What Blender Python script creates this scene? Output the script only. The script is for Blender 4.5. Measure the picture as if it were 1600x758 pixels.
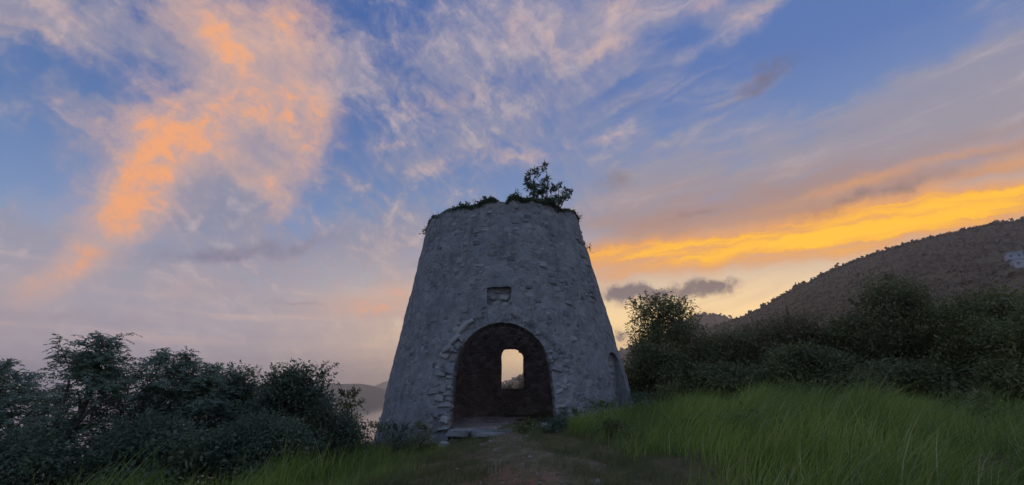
import bpy, bmesh, math, random
import numpy as np
from mathutils import Vector, Matrix, Euler, noise as mnoise

scene = bpy.context.scene
def R(a): return np.radians(a) if isinstance(a, np.ndarray) else math.radians(a)
for _o in list(bpy.data.objects):
    bpy.data.objects.remove(_o)
COL = scene.collection

# ------------------------------------------------------------------ camera
cam_data = bpy.data.cameras.new('camera')
camera = bpy.data.objects.new('camera', cam_data)
COL.objects.link(camera)
scene.camera = camera
cam_data.sensor_width = 36.0
cam_data.lens = 36.0 * 733 / 1600
cam_data.clip_start = 0.05
cam_data.clip_end = 60000
camera.location = (0, 0, 1.6)
camera.rotation_euler = (R(90 + 17.6), 0, 0)

# ------------------------------------------------------------------ colour management
scene.render.engine = 'CYCLES'
scene.view_settings.view_transform = 'Standard'
scene.view_settings.look = 'None'
scene.view_settings.gamma = 1.0
scene.view_settings.exposure = 0.25
scene.view_settings.use_curve_mapping = False
scene.cycles.use_denoising = True
scene.cycles.max_bounces = 6
scene.cycles.volume_bounces = 2
scene.cycles.sample_clamp_indirect = 4.0

# ------------------------------------------------------------------ node helpers
def lin(r, g, b):
    f = lambda c: (c / 255 / 12.92) if c <= 10.3 else ((c / 255 + 0.055) / 1.055) ** 2.4
    return (f(r), f(g), f(b), 1.0)

class S:
    """A node socket with arithmetic."""
    def __init__(self, nt, sock): self.nt, self.s = nt, sock
    def _m(self, op, *a, clamp=False):
        n = self.nt.nodes.new('ShaderNodeMath'); n.operation = op; n.use_clamp = clamp
        for i, v in enumerate((self,) + a):
            if isinstance(v, S): self.nt.links.new(v.s, n.inputs[i])
            else: n.inputs[i].default_value = v
        return S(self.nt, n.outputs[0])
    def __add__(self, o): return self._m('ADD', o)
    def __sub__(self, o): return self._m('SUBTRACT', o)
    def __mul__(self, o): return self._m('MULTIPLY', o)
    def __truediv__(self, o): return self._m('DIVIDE', o)
    __radd__ = __add__; __rmul__ = __mul__
    def max(self, o): return self._m('MAXIMUM', o)
    def min(self, o): return self._m('MINIMUM', o)
    def clamp(self): return self._m('ADD', 0.0, clamp=True)
    def step(self, a, b, lo=0.0, hi=1.0):
        n = self.nt.nodes.new('ShaderNodeMapRange'); n.interpolation_type = 'SMOOTHSTEP'
        self.nt.links.new(self.s, n.inputs[0])
        for i, v in zip((1, 2, 3, 4), (a, b, lo, hi)): n.inputs[i].default_value = v
        return S(self.nt, n.outputs[0])

class T:
    """Shorthand for building one node tree."""
    def __init__(self, nt): self.nt = nt
    def node(self, kind, **kw):
        n = self.nt.nodes.new(kind)
        for k, v in kw.items(): setattr(n, k, v)
        return n
    def link(self, a, b): self.nt.links.new(a.s if isinstance(a, S) else a, b)
    def vec(self, op, a, b=None, scale=None):
        n = self.node('ShaderNodeVectorMath', operation=op)
        for i, v in enumerate((a, b)):
            if v is None: continue
            if isinstance(v, S): self.link(v, n.inputs[i])
            else: n.inputs[i].default_value = v
        if scale is not None:
            if isinstance(scale, S): self.link(scale, n.inputs['Scale'])
            else: n.inputs['Scale'].default_value = scale
        return S(self.nt, n.outputs['Value'] if op in ('DOT_PRODUCT', 'LENGTH') else n.outputs['Vector'])
    def xyz(self, v):
        n = self.node('ShaderNodeSeparateXYZ'); self.link(v, n.inputs[0])
        return [S(self.nt, o) for o in n.outputs]
    def combine(self, *a):
        n = self.node('ShaderNodeCombineXYZ')
        for i, v in enumerate(a):
            if isinstance(v, S): self.link(v, n.inputs[i])
            else: n.inputs[i].default_value = v
        return S(self.nt, n.outputs[0])
    def noise(self, v, scale, detail=4, rough=.55, dist=0.0, out=0):
        n = self.node('ShaderNodeTexNoise')
        self.link(v, n.inputs['Vector'])
        n.inputs['Scale'].default_value = scale; n.inputs['Detail'].default_value = detail
        n.inputs['Roughness'].default_value = rough; n.inputs['Distortion'].default_value = dist
        return S(self.nt, n.outputs[out])
    def mapping(self, v, loc=(0, 0, 0), rot=(0, 0, 0), scale=(1, 1, 1), kind='POINT'):
        n = self.node('ShaderNodeMapping', vector_type=kind)
        self.link(v, n.inputs[0])
        n.inputs['Location'].default_value = loc; n.inputs['Rotation'].default_value = rot; n.inputs['Scale'].default_value = scale
        return S(self.nt, n.outputs[0])
    def mix(self, f, a, b, blend='MIX'):
        n = self.node('ShaderNodeMix', data_type='RGBA', blend_type=blend)
        for i, v in zip((0, 6, 7), (f, a, b)):
            if isinstance(v, S): self.link(v, n.inputs[i])
            else: n.inputs[i].default_value = v
        return S(self.nt, n.outputs[2])
    def ramp(self, f, stops, interp='LINEAR'):
        n = self.node('ShaderNodeValToRGB'); self.link(f, n.inputs[0])
        n.color_ramp.interpolation = interp
        el = n.color_ramp.elements
        while len(el) < len(stops): el.new(0.5)
        for e, (p, c) in zip(el, stops): e.position = p; e.color = c
        return S(self.nt, n.outputs[0])

# ------------------------------------------------------------------ sky
SUN_AZ, SUN_EL = 40.0, 1.2          # the sun has just gone behind the ridge on the right
# cloud banks on the sky sphere: azimuth, elevation, half length, half width, tilt (degrees), weight
SHEET = [
    (-39.7, 33.9, 19.6, 4.8, 11.2, 0.85),
    (-30.9, 33.6, 8.3, 5.8, 18.3, 0.5),
    (-39.3, 22.0, 11.3, 6.1, 40.0, 0.75),
    (-31.3, 24.7, 6.3, 6.1, 14.3, 0.75),
    (-45.5, 26.1, 8.6, 1.6, -9.1, 0.45),
    (-51.3, 30.3, 5.4, 2.1, 4.8, 0.5),
    (1.9, 41.1, 15.8, 6.9, 3.3, 0.75),
    (15.0, 41.4, 7.1, 4.0, -0.7, 0.35),
    (31.4, 39.5, 5.8, 1.5, -5.8, 0.7),
    (-37.6, 10.9, 26.8, 5.6, 12.0, 0.8),
    (-19.0, 16.6, 15.0, 6.7, 10.9, 0.35),
    (-45.4, 14.2, 9.4, 2.8, 20.9, 0.5),
    (-1.8, 31.3, 16.1, 3.7, 15.5, 0.38),
    (-20.3, 28.6, 4.3, 1.7, 30.0, 0.4),
    (39.8, 21.9, 17.4, 4.9, 4.0, 0.9),
    (16.4, 22.1, 9.5, 4.5, 14.4, 0.7),
    (32.8, 32.4, 7.1, 2.0, 12.8, 0.55),
    (50.2, 26.4, 6.4, 3.2, 3.0, 0.65),
    (26.9, 17.9, 16.1, 3.1, 6.7, 0.8),
    (43.4, 25.7, 13.3, 3.5, 2.2, 0.7),
    (24.7, 26.8, 12.6, 4.3, 9.9, 0.5),
    (-8.6, 26.6, 19.7, 4.6, 11.8, 0.35),
    (-17.9, 35.7, 10.0, 4.1, 10.7, 0.3),
    (-18.0, 7.1, 22.5, 4.3, 2.3, 0.4),
    (-43.4, 4.9, 21.3, 3.8, 4.6, 0.8),
    (-17.6, 2.9, 22.1, 2.8, 0.9, 0.6),
]
HOLE = [
    (-47.3, 27.7, 6.7, 1.4, 8.3, 0.8),
    (-20.5, 30.4, 5.8, 3.5, 30.5, 0.8),
    (-42.3, 30.1, 3.8, 1.0, -0.2, 0.5),
    (-48.0, 18.1, 6.5, 3.0, -9.2, 0.8),
    (-17.3, 37.8, 3.5, 3.0, 10.8, 0.5),
    (-35.1, 30.4, 1.6, 1.1, 19.6, 0.6),
    (-23.7, 19.8, 4.1, 4.3, 8.4, 0.55),
    (-31.9, 34.6, 3.9, 1.4, 47.9, 0.35),
    (-20.1, 13.6, 9.5, 1.6, 9.1, 0.35),
    (-23.9, 10.3, 8.3, 1.6, 7.8, 0.3),
    (30.8, 29.0, 7.5, 4.0, 12.1, 0.4),
    (39.6, 36.0, 8.4, 4.2, -3.1, 0.5),
    (38.6, 32.1, 5.5, 2.5, -5.6, 0.4),
    (31.5, 21.9, 7.1, 1.2, 3.2, 0.45),
    (-9.3, 23.5, 9.3, 2.3, 8.7, 0.3),
]
ORANGE = [
    (-39.8, 22.8, 6.5, 3.3, 64.7, 1.0),
    (-40.7, 19.7, 4.5, 2.2, 77.7, 0.8),
    (-36.3, 27.1, 7.5, 2.8, 29.5, 0.8),
    (-30.3, 30.1, 5.8, 3.2, -29.0, 1.0),
    (-36.7, 37.5, 5.2, 2.8, 13.8, 0.8),
    (-38.0, 34.5, 4.6, 2.3, -5.2, 0.5),
    (-29.0, 38.6, 2.6, 4.9, 11.0, 1.1),
    (-30.7, 23.1, 5.6, 1.3, -37.5, 0.7),
    (-26.9, 25.0, 7.0, 2.1, 75.4, 0.7),
    (-43.6, 12.0, 7.1, 1.9, 55.1, 1.1),
    (-45.6, 9.6, 2.6, 1.0, 23.8, 0.4),
    (-41.9, 26.2, 3.3, 1.3, 38.6, 0.6),
    (-34.8, 10.0, 4.9, 2.0, 6.8, 0.3),
    (-15.4, 10.2, 7.4, 1.9, 11.0, 0.9),
    (-16.0, 8.9, 4.1, 0.6, 10.8, 0.5),
    (-44.0, 15.8, 4.6, 2.2, 1.3, 0.3),
]
PINK = [
    (17.0, 42.4, 3.2, 1.8, -2.3, 0.8),
    (13.8, 38.6, 3.1, 1.5, 0.8, 0.8),
    (6.1, 39.6, 1.4, 3.4, 0.8, 0.5),
    (32.5, 39.0, 2.3, 0.8, 5.1, 0.8),
    (27.0, 40.7, 2.3, 0.9, -3.4, 0.7),
    (1.0, 41.8, 2.1, 2.7, -0.6, 0.5),
    (-9.0, 33.9, 5.6, 1.8, 14.6, 0.6),
    (-9.4, 26.1, 3.4, 0.9, 19.1, 0.5),
    (0.0, 28.0, 5.3, 1.5, 11.8, 0.7),
    (-15.4, 28.4, 2.2, 0.7, 32.1, 0.6),
    (-22.5, 27.8, 2.0, 0.7, 31.1, 0.5),
    (11.3, 29.9, 3.3, 0.7, 4.2, 0.6),
    (3.9, 28.3, 1.7, 0.7, 13.0, 0.4),
    (-49.9, 31.6, 2.3, 1.1, -1.9, 0.6),
    (-50.9, 29.1, 3.4, 0.9, -4.2, 0.5),
    (-28.6, 36.8, 4.2, 2.0, -3.0, 0.4),
    (-40.9, 29.1, 5.6, 1.6, -1.7, 0.5),
    (-45.6, 24.6, 6.1, 0.7, -17.1, 0.5),
    (-30.9, 36.8, 7.4, 1.3, 9.3, 0.4),
    (51.0, 29.3, 3.0, 1.3, -3.6, 0.25),
]
GLOW = [
    (45.3, 15.6, 8.4, 1.5, -2.8, 1.15),
    (28.5, 15.2, 15.1, 1.5, -0.2, 1.0),
    (38.5, 15.7, 12.1, 1.9, 1.6, 0.95),
    (15.8, 14.8, 11.4, 1.7, -1.0, 0.85),
    (48.4, 16.2, 5.0, 1.1, 4.1, 0.9),
    (50.2, 18.8, 3.4, 0.7, 2.4, 0.55),
    (42.1, 20.1, 10.4, 0.6, 3.5, 0.5),
    (35.6, 14.7, 11.3, 2.2, -0.7, 0.45),
    (12.8, 16.3, 11.1, 1.5, 4.5, 0.5),
    (32.6, 17.3, 11.2, 0.9, 3.2, 0.4),
]
TAN = [
    (42.0, 19.7, 12.3, 2.4, -0.0, 0.9),
    (29.1, 18.9, 12.8, 2.2, 4.4, 0.7),
    (25.5, 22.4, 10.6, 2.8, 8.3, 0.3),
    (14.7, 20.8, 8.4, 3.8, 15.3, 0.35),
    (16.0, 17.6, 9.0, 2.3, 5.4, 0.5),
]
DUSK = [
    (22.2, 10.6, 3.9, 1.2, -2.2, 1.0),
    (24.9, 11.0, 1.8, 1.0, -27.1, 0.7),
    (13.6, 10.8, 2.6, 1.3, 2.5, 1.0),
    (17.1, 10.8, 1.8, 0.7, -3.3, 0.85),
    (12.5, 5.8, 1.0, 0.7, 56.9, 0.7),
    (13.4, 24.3, 2.9, 1.5, 4.6, 0.35),
    (22.9, 19.5, 3.3, 0.7, 4.9, 0.4),
    (32.2, 32.9, 4.7, 1.1, 15.1, 0.5),
    (-27.8, 15.2, 10.8, 1.1, 13.5, 0.35),
    (-35.5, 13.8, 9.4, 1.3, 9.6, 0.3),
    (15.9, 33.6, 2.8, 1.0, 1.0, 0.25),
    (-24.4, 9.2, 4.7, 0.4, 4.2, 0.35),
    (-11.2, 14.9, 4.6, 0.6, 8.0, 0.35),
    (39.1, 18.5, 9.5, 0.9, 1.8, 0.4),
    (-43.7, 6.5, 12.7, 1.4, 6.2, 0.3),
    (-19.6, 2.5, 10.6, 1.7, 0.9, 0.35),
]
def sky_dir(az, el):
    return Vector((math.sin(R(az)) * math.cos(R(el)), math.cos(R(az)) * math.cos(R(el)), math.sin(R(el))))

world = bpy.data.worlds.new('World')
scene.world = world
world.use_nodes = True
def build_sky():
    t = T(world.node_tree); nt = world.node_tree
    tc = t.node('ShaderNodeTexCoord')
    d = S(nt, tc.outputs['Generated'])
    x, y, z = t.xyz(d)
    # domain warp so that cloud outlines curl and fray
    w1 = t.noise(d, 3.2, 3, .55, out=1); w2 = t.noise(d, 12.0, 5, .66, out=1)
    half = (0.5, 0.5, 0.5)
    dw = t.vec('ADD', d, t.vec('SCALE', t.vec('SUBTRACT', w1, half), scale=0.10))
    dw = t.vec('ADD', dw, t.vec('SCALE', t.vec('SUBTRACT', w2, half), scale=0.085))
    dl = t.vec('ADD', d, t.vec('SCALE', t.vec('SUBTRACT', w2, half), scale=0.04))
    prev = []
    def bank(rows, dd):
        acc = None
        if prev:                        # evaluated one bank after the other: keeps the shader stack small
            dd = t.vec('ADD', dd, t.vec('SCALE', d, scale=prev[-1] * 1e-9))
        for az, el, L, W, tilt, amp in rows:
            c = sky_dir(az, el)
            east = Vector((math.cos(R(az)), -math.sin(R(az)), 0)); north = c.cross(east) * -1
            if north.z < 0: north = -north
            a = R(tilt)
            ax = east * math.cos(a) + north * math.sin(a); bx = north * math.cos(a) - east * math.sin(a)
            cx = ax.cross(bx)
            rot = Matrix((ax, bx, cx)).transposed().to_euler()
            v = t.mapping(dd, c, rot, (math.sin(R(L)), math.sin(R(W)), 0.5), 'TEXTURE')
            q = t.vec('DOT_PRODUCT', v, v)
            n = t.node('ShaderNodeMath', operation='POWER'); n.inputs[0].default_value = math.exp(-1.0)
            t.link(q, n.inputs[1])
            g = S(nt, n.outputs[0]) * amp
            acc = g if acc is None else acc + g
        prev.append(acc)
        return acc
    # cloud-deck coordinates: clouds flatten towards the horizon
    zz = z.max(0.0) + 0.16
    deck = t.combine(x / zz, y / zz, 0.0)
    # streaks of the high sheet, drawn out along its drift; the glowing band lies flatter
    def drift(az, el, tilt, L, W):
        c = sky_dir(az, el); east = Vector((math.cos(R(az)), -math.sin(R(az)), 0)); north = c.cross(east)
        if north.z < 0: north = -north
        ca, sa = math.cos(R(tilt)), math.sin(R(tilt))
        ax = east * ca + north * sa; bx = north * ca - east * sa
        return t.mapping(dl, c, Matrix((ax, bx, ax.cross(bx))).transposed().to_euler(), (L, W, L), 'TEXTURE')
    n_str = t.noise(drift(30, 24, 9, .42, .075), 1.5, 7, .62, .5)
    n_band = t.noise(drift(34, 16, -1.0, .34, .032), 1.3, 6, .6, .35)
    n_left = t.noise(drift(-30, 30, -32, .20, .07), 1.6, 7, .64, .8)
    n_puff = t.noise(dl, 8.5, 7, .66, .6)
    n_fine = t.noise(d, 27.0, 4, .66, .7)
    n_wide = t.noise(deck, 1.1, 5, .6, .5)
    sunny = t.vec('DOT_PRODUCT', d, tuple(sky_dir(SUN_AZ, 4)))
    side = sunny.step(.25, 1.02)
    # clear air: Nishita sky under a gradient of dusk air
    nish = t.node('ShaderNodeTexSky', sky_type='NISHITA', sun_disc=False)
    nish.sun_elevation = R(SUN_EL); nish.sun_rotation = R(SUN_AZ)
    nish.ozone_density = 3.0; nish.dust_density = 1.0
    nsk = t.mix(1.0, S(nt, nish.outputs[0]), (.15, .15, .15, 1), 'MULTIPLY')
    far = t.ramp(z, [(0.0, lin(174, 163, 174)), (.05, lin(192, 180, 182)), (.11, lin(206, 190, 182)), (.19, lin(160, 168, 184)), (.28, lin(112, 142, 186)), (.42, lin(77, 116, 170)), (.58, lin(54, 95, 156)), (1.0, lin(52, 92, 160))])
    near = t.ramp(z, [(0.0, lin(262, 216, 142)), (.07, lin(272, 234, 158)), (.15, lin(268, 230, 164)), (.23, lin(206, 188, 170)), (.34, lin(130, 150, 184)), (.55, lin(84, 118, 176)), (1.0, lin(64, 104, 172))])
    clear = t.mix(side, far, near)
    rear = t.ramp(z, [(0.0, lin(146, 160, 194)), (.12, lin(170, 180, 210)), (.28, lin(158, 184, 224)), (.55, lin(132, 170, 222)), (1.0, lin(116, 152, 210))])
    clear = t.mix(y.step(.15, -.45), clear, rear)      # eastern sky opposite the sunset, made brighter to light tower and ground
    clear = t.mix(z.step(.72, 1.0), clear, lin(116, 152, 210))  # unseen sky overhead, brightened to add light on the land
    clear = t.mix(.1, clear, nsk)
    right = x.step(.0, .32)
    left = right * -1.0 + 1.0
    # thin mauve sheet
    sheet = bank(SHEET, dw) - bank(HOLE, dw)
    # away from the picture the same broken sheet goes on
    elsewhere = t.vec('DOT_PRODUCT', d, tuple(sky_dir(0, 20))).step(.45, .1)
    sheet = sheet + elsewhere * n_wide.step(.42, .68) * .6
    puff = ((n_puff - .5) * 2.2 + (n_left - .5) * 1.8) * left + (n_fine - .5) * (left * .8 + .35)
    grain = puff + (n_str - .5) * (right * 3.0) + (n_wide - .5) * .7
    dens = (sheet * .95 + grain * (sheet.step(-.6, .25) * .55 + .45) + .21).step(.0, 1.2) * .9
    c_left = t.ramp(z, [(0.0, lin(168, 156, 166)), (.12, lin(158, 152, 164)), (.3, lin(130, 133, 154)), (.7, lin(140, 138, 160))])
    c_near = t.ramp(z, [(0.0, lin(250, 196, 136)), (.2, lin(206, 164, 134)), (.34, lin(154, 142, 146)), (.5, lin(134, 138, 160)), (.9, lin(140, 138, 166))])
    c_sheet = t.mix(side, c_left, c_near)
    tex = (grain * .8 + .5).clamp()
    c_sheet = t.mix(tex.step(.45, 1.1) * .75, c_sheet, t.mix(.7, c_sheet, lin(206, 184, 178)))
    c_sheet = t.mix(tex.step(.45, -.1) * .5, c_sheet, t.mix(.6, c_sheet, lin(112, 116, 152)))
    c = t.mix(dens, clear, c_sheet)
    # low bars of pink and lilac near the horizon
    bars = t.noise(t.combine(x, y, z * 9.0), 3.2, 5, .6, .3)
    low = z.step(.3, .05) * z.step(.0, .06)
    c = t.mix(bars.step(.5, .68) * low * .6, c, t.mix(side, lin(208, 178, 168), lin(256, 214, 152)))
    c = t.mix(bars.step(.46, .3) * low * .5, c, t.mix(side, lin(138, 130, 156), lin(214, 170, 140)))
    # pink and orange undersides still in the sun
    lit = ((n_puff - .5) * 2.2 + (n_fine - .5) * 1.6 + (n_left - .5) * left * 1.4)
    pk = bank(PINK, dw); pk = (pk * (lit * .9 + .8)).step(-.02, 1.1) * .75
    c = t.mix(pk, c, lin(202, 170, 158))
    og = bank(ORANGE, dw); og1 = (og * (lit * .58 + .64) + lit * .12 * og.step(.0, .3)).step(-.05, 1.35)
    c = t.mix((og + (n_puff - .5) * .8 * og.step(.0, .3)).step(-.05, 1.1) * .45, c, lin(196, 164, 152))
    c = t.mix(og1 * .88, c, t.mix(og1.step(.3, 1.0), lin(206, 162, 142), lin(238, 160, 100)))
    # tan bank and the burning band above the ridge
    tn = bank(TAN, dl); tn = (tn + ((n_str - .5) * 1.8 + (n_band - .5) * 1.6) * tn.step(0., .5)).step(.0, 1.15) * .8
    c = t.mix(tn, c, t.mix(z.step(.22, .42), lin(180, 130, 96), lin(148, 128, 132)))
    gl0 = bank(GLOW, dl); gl = gl0 * ((n_band - .5) * 3.0 + .85) + (n_str - .5) * .7 * gl0.step(.0, .6)
    c = t.mix(gl0.step(-.05, 1.0) * .6, c, lin(216, 158, 108))
    c = t.mix(gl.step(-.1, 1.5) * .95, c, t.mix(gl.step(.35, 2.1), lin(226, 150, 74), lin(258, 192, 34)))
    # low dusky cumulus
    dk = bank(DUSK, dw); dk = (dk * ((n_puff - .5) * 1.6 + (n_fine - .5) * 1.9 + 1.0)).step(.08, .85) * .9
    c = t.mix(dk, c, t.mix(side, lin(122, 118, 140), lin(104, 92, 100)))
    bg = nt.nodes['Background']
    t.link(c, bg.inputs['Color'])
    bg.inputs['Strength'].default_value = 1.0
build_sky()
world.cycles.sampling_method = 'MANUAL'
world.cycles.sample_map_resolution = 512

sun_data = bpy.data.lights.new('sun', 'SUN')
sun = bpy.data.objects.new('sun', sun_data)
COL.objects.link(sun)
sun_data.energy = 0.5
sun_data.angle = R(3)
sun_data.color = (1.0, .72, .42)
sun.rotation_euler = (-sky_dir(SUN_AZ, SUN_EL)).to_track_quat('-Z', 'Y').to_euler()

# ------------------------------------------------------------------ object helpers
rng = np.random.default_rng(7)
random.seed(7)
def link(o, parent=None):
    COL.objects.link(o)
    if parent is not None: o.parent = parent
    return o
def tag(o, label=None, cat=None, group=None, kind=None):
    for k, v in (('label', label), ('category', cat), ('group', group), ('kind', kind)):
        if v: o[k] = v
    return o
def empty(name, loc):
    o = bpy.data.objects.new(name, None); o.location = loc; o.empty_display_size = .3
    return link(o)
def mesh_np(name, v, f, mats=(), smooth=False):
    """Mesh from arrays: v (n,3), f (m,k)."""
    v = np.ascontiguousarray(v, dtype=np.float32); f = np.ascontiguousarray(f, dtype=np.int32)
    me = bpy.data.meshes.new(name); m, k = f.shape
    me.vertices.add(len(v)); me.vertices.foreach_set('co', v.ravel())
    me.loops.add(m * k); me.loops.foreach_set('vertex_index', f.ravel())
    me.polygons.add(m); me.polygons.foreach_set('loop_start', np.arange(0, m * k, k, dtype=np.int32))
    me.polygons.foreach_set('loop_total', np.full(m, k, dtype=np.int32))
    if smooth: me.polygons.foreach_set('use_smooth', np.ones(m, dtype=bool))
    me.update(calc_edges=True); me.validate()
    for x in mats: me.materials.append(x)
    return me
def obj(name, me, parent=None, loc=None):
    o = bpy.data.objects.new(name, me)
    if loc is not None: o.location = loc
    return link(o, parent)
def grid_faces(nu, nv, wrap=False):
    i = np.arange(nu if wrap else nu - 1)[:, None]; j = np.arange(nv - 1)[None, :]
    i2 = (i + 1) % nu
    return np.stack([i * nv + j, i2 * nv + j, i2 * nv + j + 1, i * nv + j + 1], -1).reshape(-1, 4)
def fbm(x, y, z=0.0, octs=4, rough=.5):
    """Array value noise from mathutils."""
    x, y = np.broadcast_arrays(np.asarray(x, float), np.asarray(y, float)); z = np.broadcast_to(np.asarray(z, float), x.shape)
    out = np.empty(x.size)
    for i, p in enumerate(zip(x.ravel(), y.ravel(), z.ravel())):
        out[i] = mnoise.fractal(p, 1.0 - rough + .3, 2.0, octs)
    return out.reshape(x.shape)
def sstep(a, b, x):
    t = np.clip((x - a) / (b - a), 0, 1); return t * t * (3 - 2 * t)

# ------------------------------------------------------------------ materials
def material(name, build, rough=.9, spec=.2):
    m = bpy.data.materials.new(name); m.use_nodes = True
    t = T(m.node_tree); nt = m.node_tree
    b = nt.nodes['Principled BSDF']
    b.inputs['Roughness'].default_value = rough
    b.inputs['Specular IOR Level'].default_value = spec
    tc = t.node('ShaderNodeTexCoord')
    build(t, b, S(nt, tc.outputs['Object']))
    return m
def bump(t, b, h, strength=.5, dist=.02):
    n = t.node('ShaderNodeBump'); n.inputs['Strength'].default_value = strength; n.inputs['Distance'].default_value = dist
    t.link(h, n.inputs['Height']); t.link(n.outputs[0], b.inputs['Normal'])
def voronoi(t, v, scale, feature='F1', out='Distance', rnd=1.0):
    n = t.node('ShaderNodeTexVoronoi', feature=feature); t.link(v, n.inputs['Vector'])
    n.inputs['Scale'].default_value = scale; n.inputs['Randomness'].default_value = rnd
    return S(t.nt, n.outputs[out])

def _wall(t, b, p):
    w = t.vec('ADD', p, t.vec('SCALE', t.noise(p, 2.6, 3, out=1), scale=.35))
    q = t.mapping(w, scale=(1.0, 1.0, 1.55))
    cell = voronoi(t, q, 3.9, out='Color'); edge = voronoi(t, q, 3.9, 'DISTANCE_TO_EDGE')
    small = voronoi(t, q, 7.5, 'DISTANCE_TO_EDGE'); scol = voronoi(t, q, 7.5, out='Color')
    big = t.noise(p, .55, 5, .6); mid = t.noise(p, 2.2, 6, .65); fine = t.noise(p, 16, 5, .7)
    streak = t.noise(t.mapping(p, scale=(1, 1, .12)), 2.6, 5, .6)
    cr = t.xyz(cell)[0]; sr = t.xyz(scol)[0]
    bare = (big * .9 + mid * .8 - .35).step(.38, .62)              # where the lime render has fallen
    plaster = t.mix(mid.step(.3, .7), (.17, .172, .175, 1), (.31, .305, .295, 1))
    stone = t.mix(cr, (.075, .08, .09, 1), (.28, .27, .255, 1))
    stone = t.mix(sr.step(.5, 1.) * .6, stone, (.20, .165, .14, 1))
    stone = t.mix(edge.step(.06, .0) * .7, stone, (.40, .385, .36, 1))  # lime joints
    c = t.mix(bare * .85, plaster, stone)
    c = t.mix(streak.step(.5, .72) * .6, c, (.10, .10, .102, 1))
    c = t.mix(fine.step(.58, .75) * .35, c, (.10, .10, .095, 1))
    c = t.mix(fine.step(.40, .28) * .35, c, (.47, .46, .44, 1))
    t.link(c, b.inputs['Base Color'])
    h = edge.step(.0, .12) * bare * .9 + small.step(0., .1) * .25 + mid * .5 + fine * .35
    bump(t, b, h, .45, .03)
M_WALL = material('lime rubble wall', _wall, .95, .1)
def _inner(t, b, p):
    q = t.mapping(p, scale=(1, 1, 1.5))
    e = voronoi(t, q, 3.2, 'DISTANCE_TO_EDGE'); c = t.xyz(voronoi(t, q, 3.2, out='Color'))[0]
    col = t.mix(c, (.32, .25, .205, 1), (.50, .41, .35, 1))
    col = t.mix(t.noise(p, 1.2, 5).step(.4, .7) * .6, col, (.24, .19, .16, 1))
    t.link(col, b.inputs['Base Color'])
    bump(t, b, e.step(0, .12) + t.noise(p, 9, 4) * .5, .9, .04)
M_INNER = material('brown inner masonry', _inner, .95, .1)  # pale brown stones with darker patches at random
def stone_mat(name, a, c2, sc=6.0):
    def f(t, b, p):
        oi = t.node('ShaderNodeObjectInfo'); rnd = S(t.nt, oi.outputs['Random'])
        pos = t.vec('ADD', p, t.vec('SCALE', (1, 1, 1), scale=rnd * 40.0))
        n = t.noise(pos, sc, 6, .65)
        c = t.mix((n * .7 + rnd * .5 - .1).step(.2, .8), a, c2)
        c = t.mix(t.noise(pos, 22, 3, .6).step(.58, .72) * .5, c, (.34, .33, .31, 1))
        t.link(c, b.inputs['Base Color'])
        bump(t, b, n + t.noise(pos, 25, 4, .7) * .4, .8, .02)
    return material(name, f, .92, .15)
M_STONE = [stone_mat('blue basalt stone', (.12, .122, .13, 1), (.21, .21, .21, 1)),
           stone_mat('grey field stone', (.17, .17, .17, 1), (.32, .31, .29, 1)),
           stone_mat('buff coral stone', (.22, .20, .175, 1), (.36, .34, .31, 1))]
def leaf_mat(name, a, c2, dry=None, trans=.42, wide=.6):
    m = bpy.data.materials.new(name); m.use_nodes = True
    t = T(m.node_tree); nt = m.node_tree; b = nt.nodes['Principled BSDF']
    g = t.node('ShaderNodeNewGeometry'); tc = t.node('ShaderNodeTexCoord')
    r = S(nt, g.outputs['Random Per Island']); n = t.noise(S(nt, tc.outputs['Object']), wide, 3)
    c = t.mix((r * .5 + n * 1.5 - .5).step(.15, .95), a, c2)
    if dry: c = t.mix(r.step(.86, .95) * .8, c, dry)
    t.link(c, b.inputs['Base Color']); b.inputs['Roughness'].default_value = .55; b.inputs['Specular IOR Level'].default_value = .25
    tr = t.node('ShaderNodeBsdfTranslucent'); t.link(c, tr.inputs[0])
    mx = t.node('ShaderNodeMixShader'); mx.inputs[0].default_value = trans
    t.link(b.outputs[0], mx.inputs[1]); t.link(tr.outputs[0], mx.inputs[2])
    t.link(mx.outputs[0], nt.nodes['Material Output'].inputs[0])
    return m
M_LEAF_DARK = leaf_mat('dark broad leaf', (.090, .125, .078, 1), (.18, .215, .115, 1))
M_LEAF_FEATHER = leaf_mat('feathery leaf', (.13, .185, .13, 1), (.25, .30, .19, 1))
M_LEAF_LIGHT = leaf_mat('light scrub leaf', (.14, .16, .055, 1), (.25, .265, .10, 1))
M_LEAF_GREEN = leaf_mat('dense thicket leaf', (.135, .15, .062, 1), (.25, .25, .105, 1))
M_LEAF_OLIVE = leaf_mat('olive scrub leaf', (.15, .135, .065, 1), (.26, .22, .105, 1))
M_GRASS = leaf_mat('tall guinea grass', (.12, .18, .030, 1), (.36, .44, .085, 1), (.46, .40, .22, 1), .42, .35)
M_TURF = leaf_mat('short grass', (.12, .135, .045, 1), (.21, .21, .08, 1), (.24, .20, .12, 1), .3, .9)
def _bark(t, b, p):
    n = t.noise(t.mapping(p, scale=(1, 1, .25)), 18, 5, .65)
    t.link(t.mix(n, (.05, .04, .032, 1), (.15, .125, .10, 1)), b.inputs['Base Color']); bump(t, b, n, .7, .02)
M_BARK = material('grey brown bark', _bark, .95, .1)
def _soil(t, b, p):
    n = t.noise(p, .5, 6, .6); f = t.noise(p, 7, 6, .7); g = t.noise(p, 40, 3, .6)
    c = t.mix((n * .6 + t.noise(p, 1.7, 5, .65) * .6 - .1).step(.42, .6), (.10, .095, .036, 1), (.24, .165, .095, 1))
    c = t.mix(f.step(.45, .65) * .6, c, (.08, .10, .04, 1))
    t.link(c, b.inputs['Base Color']); bump(t, b, f + g * .5, 1.0, .09)
M_SOIL = material('grassy soil', _soil, 1.0, .05)
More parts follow.
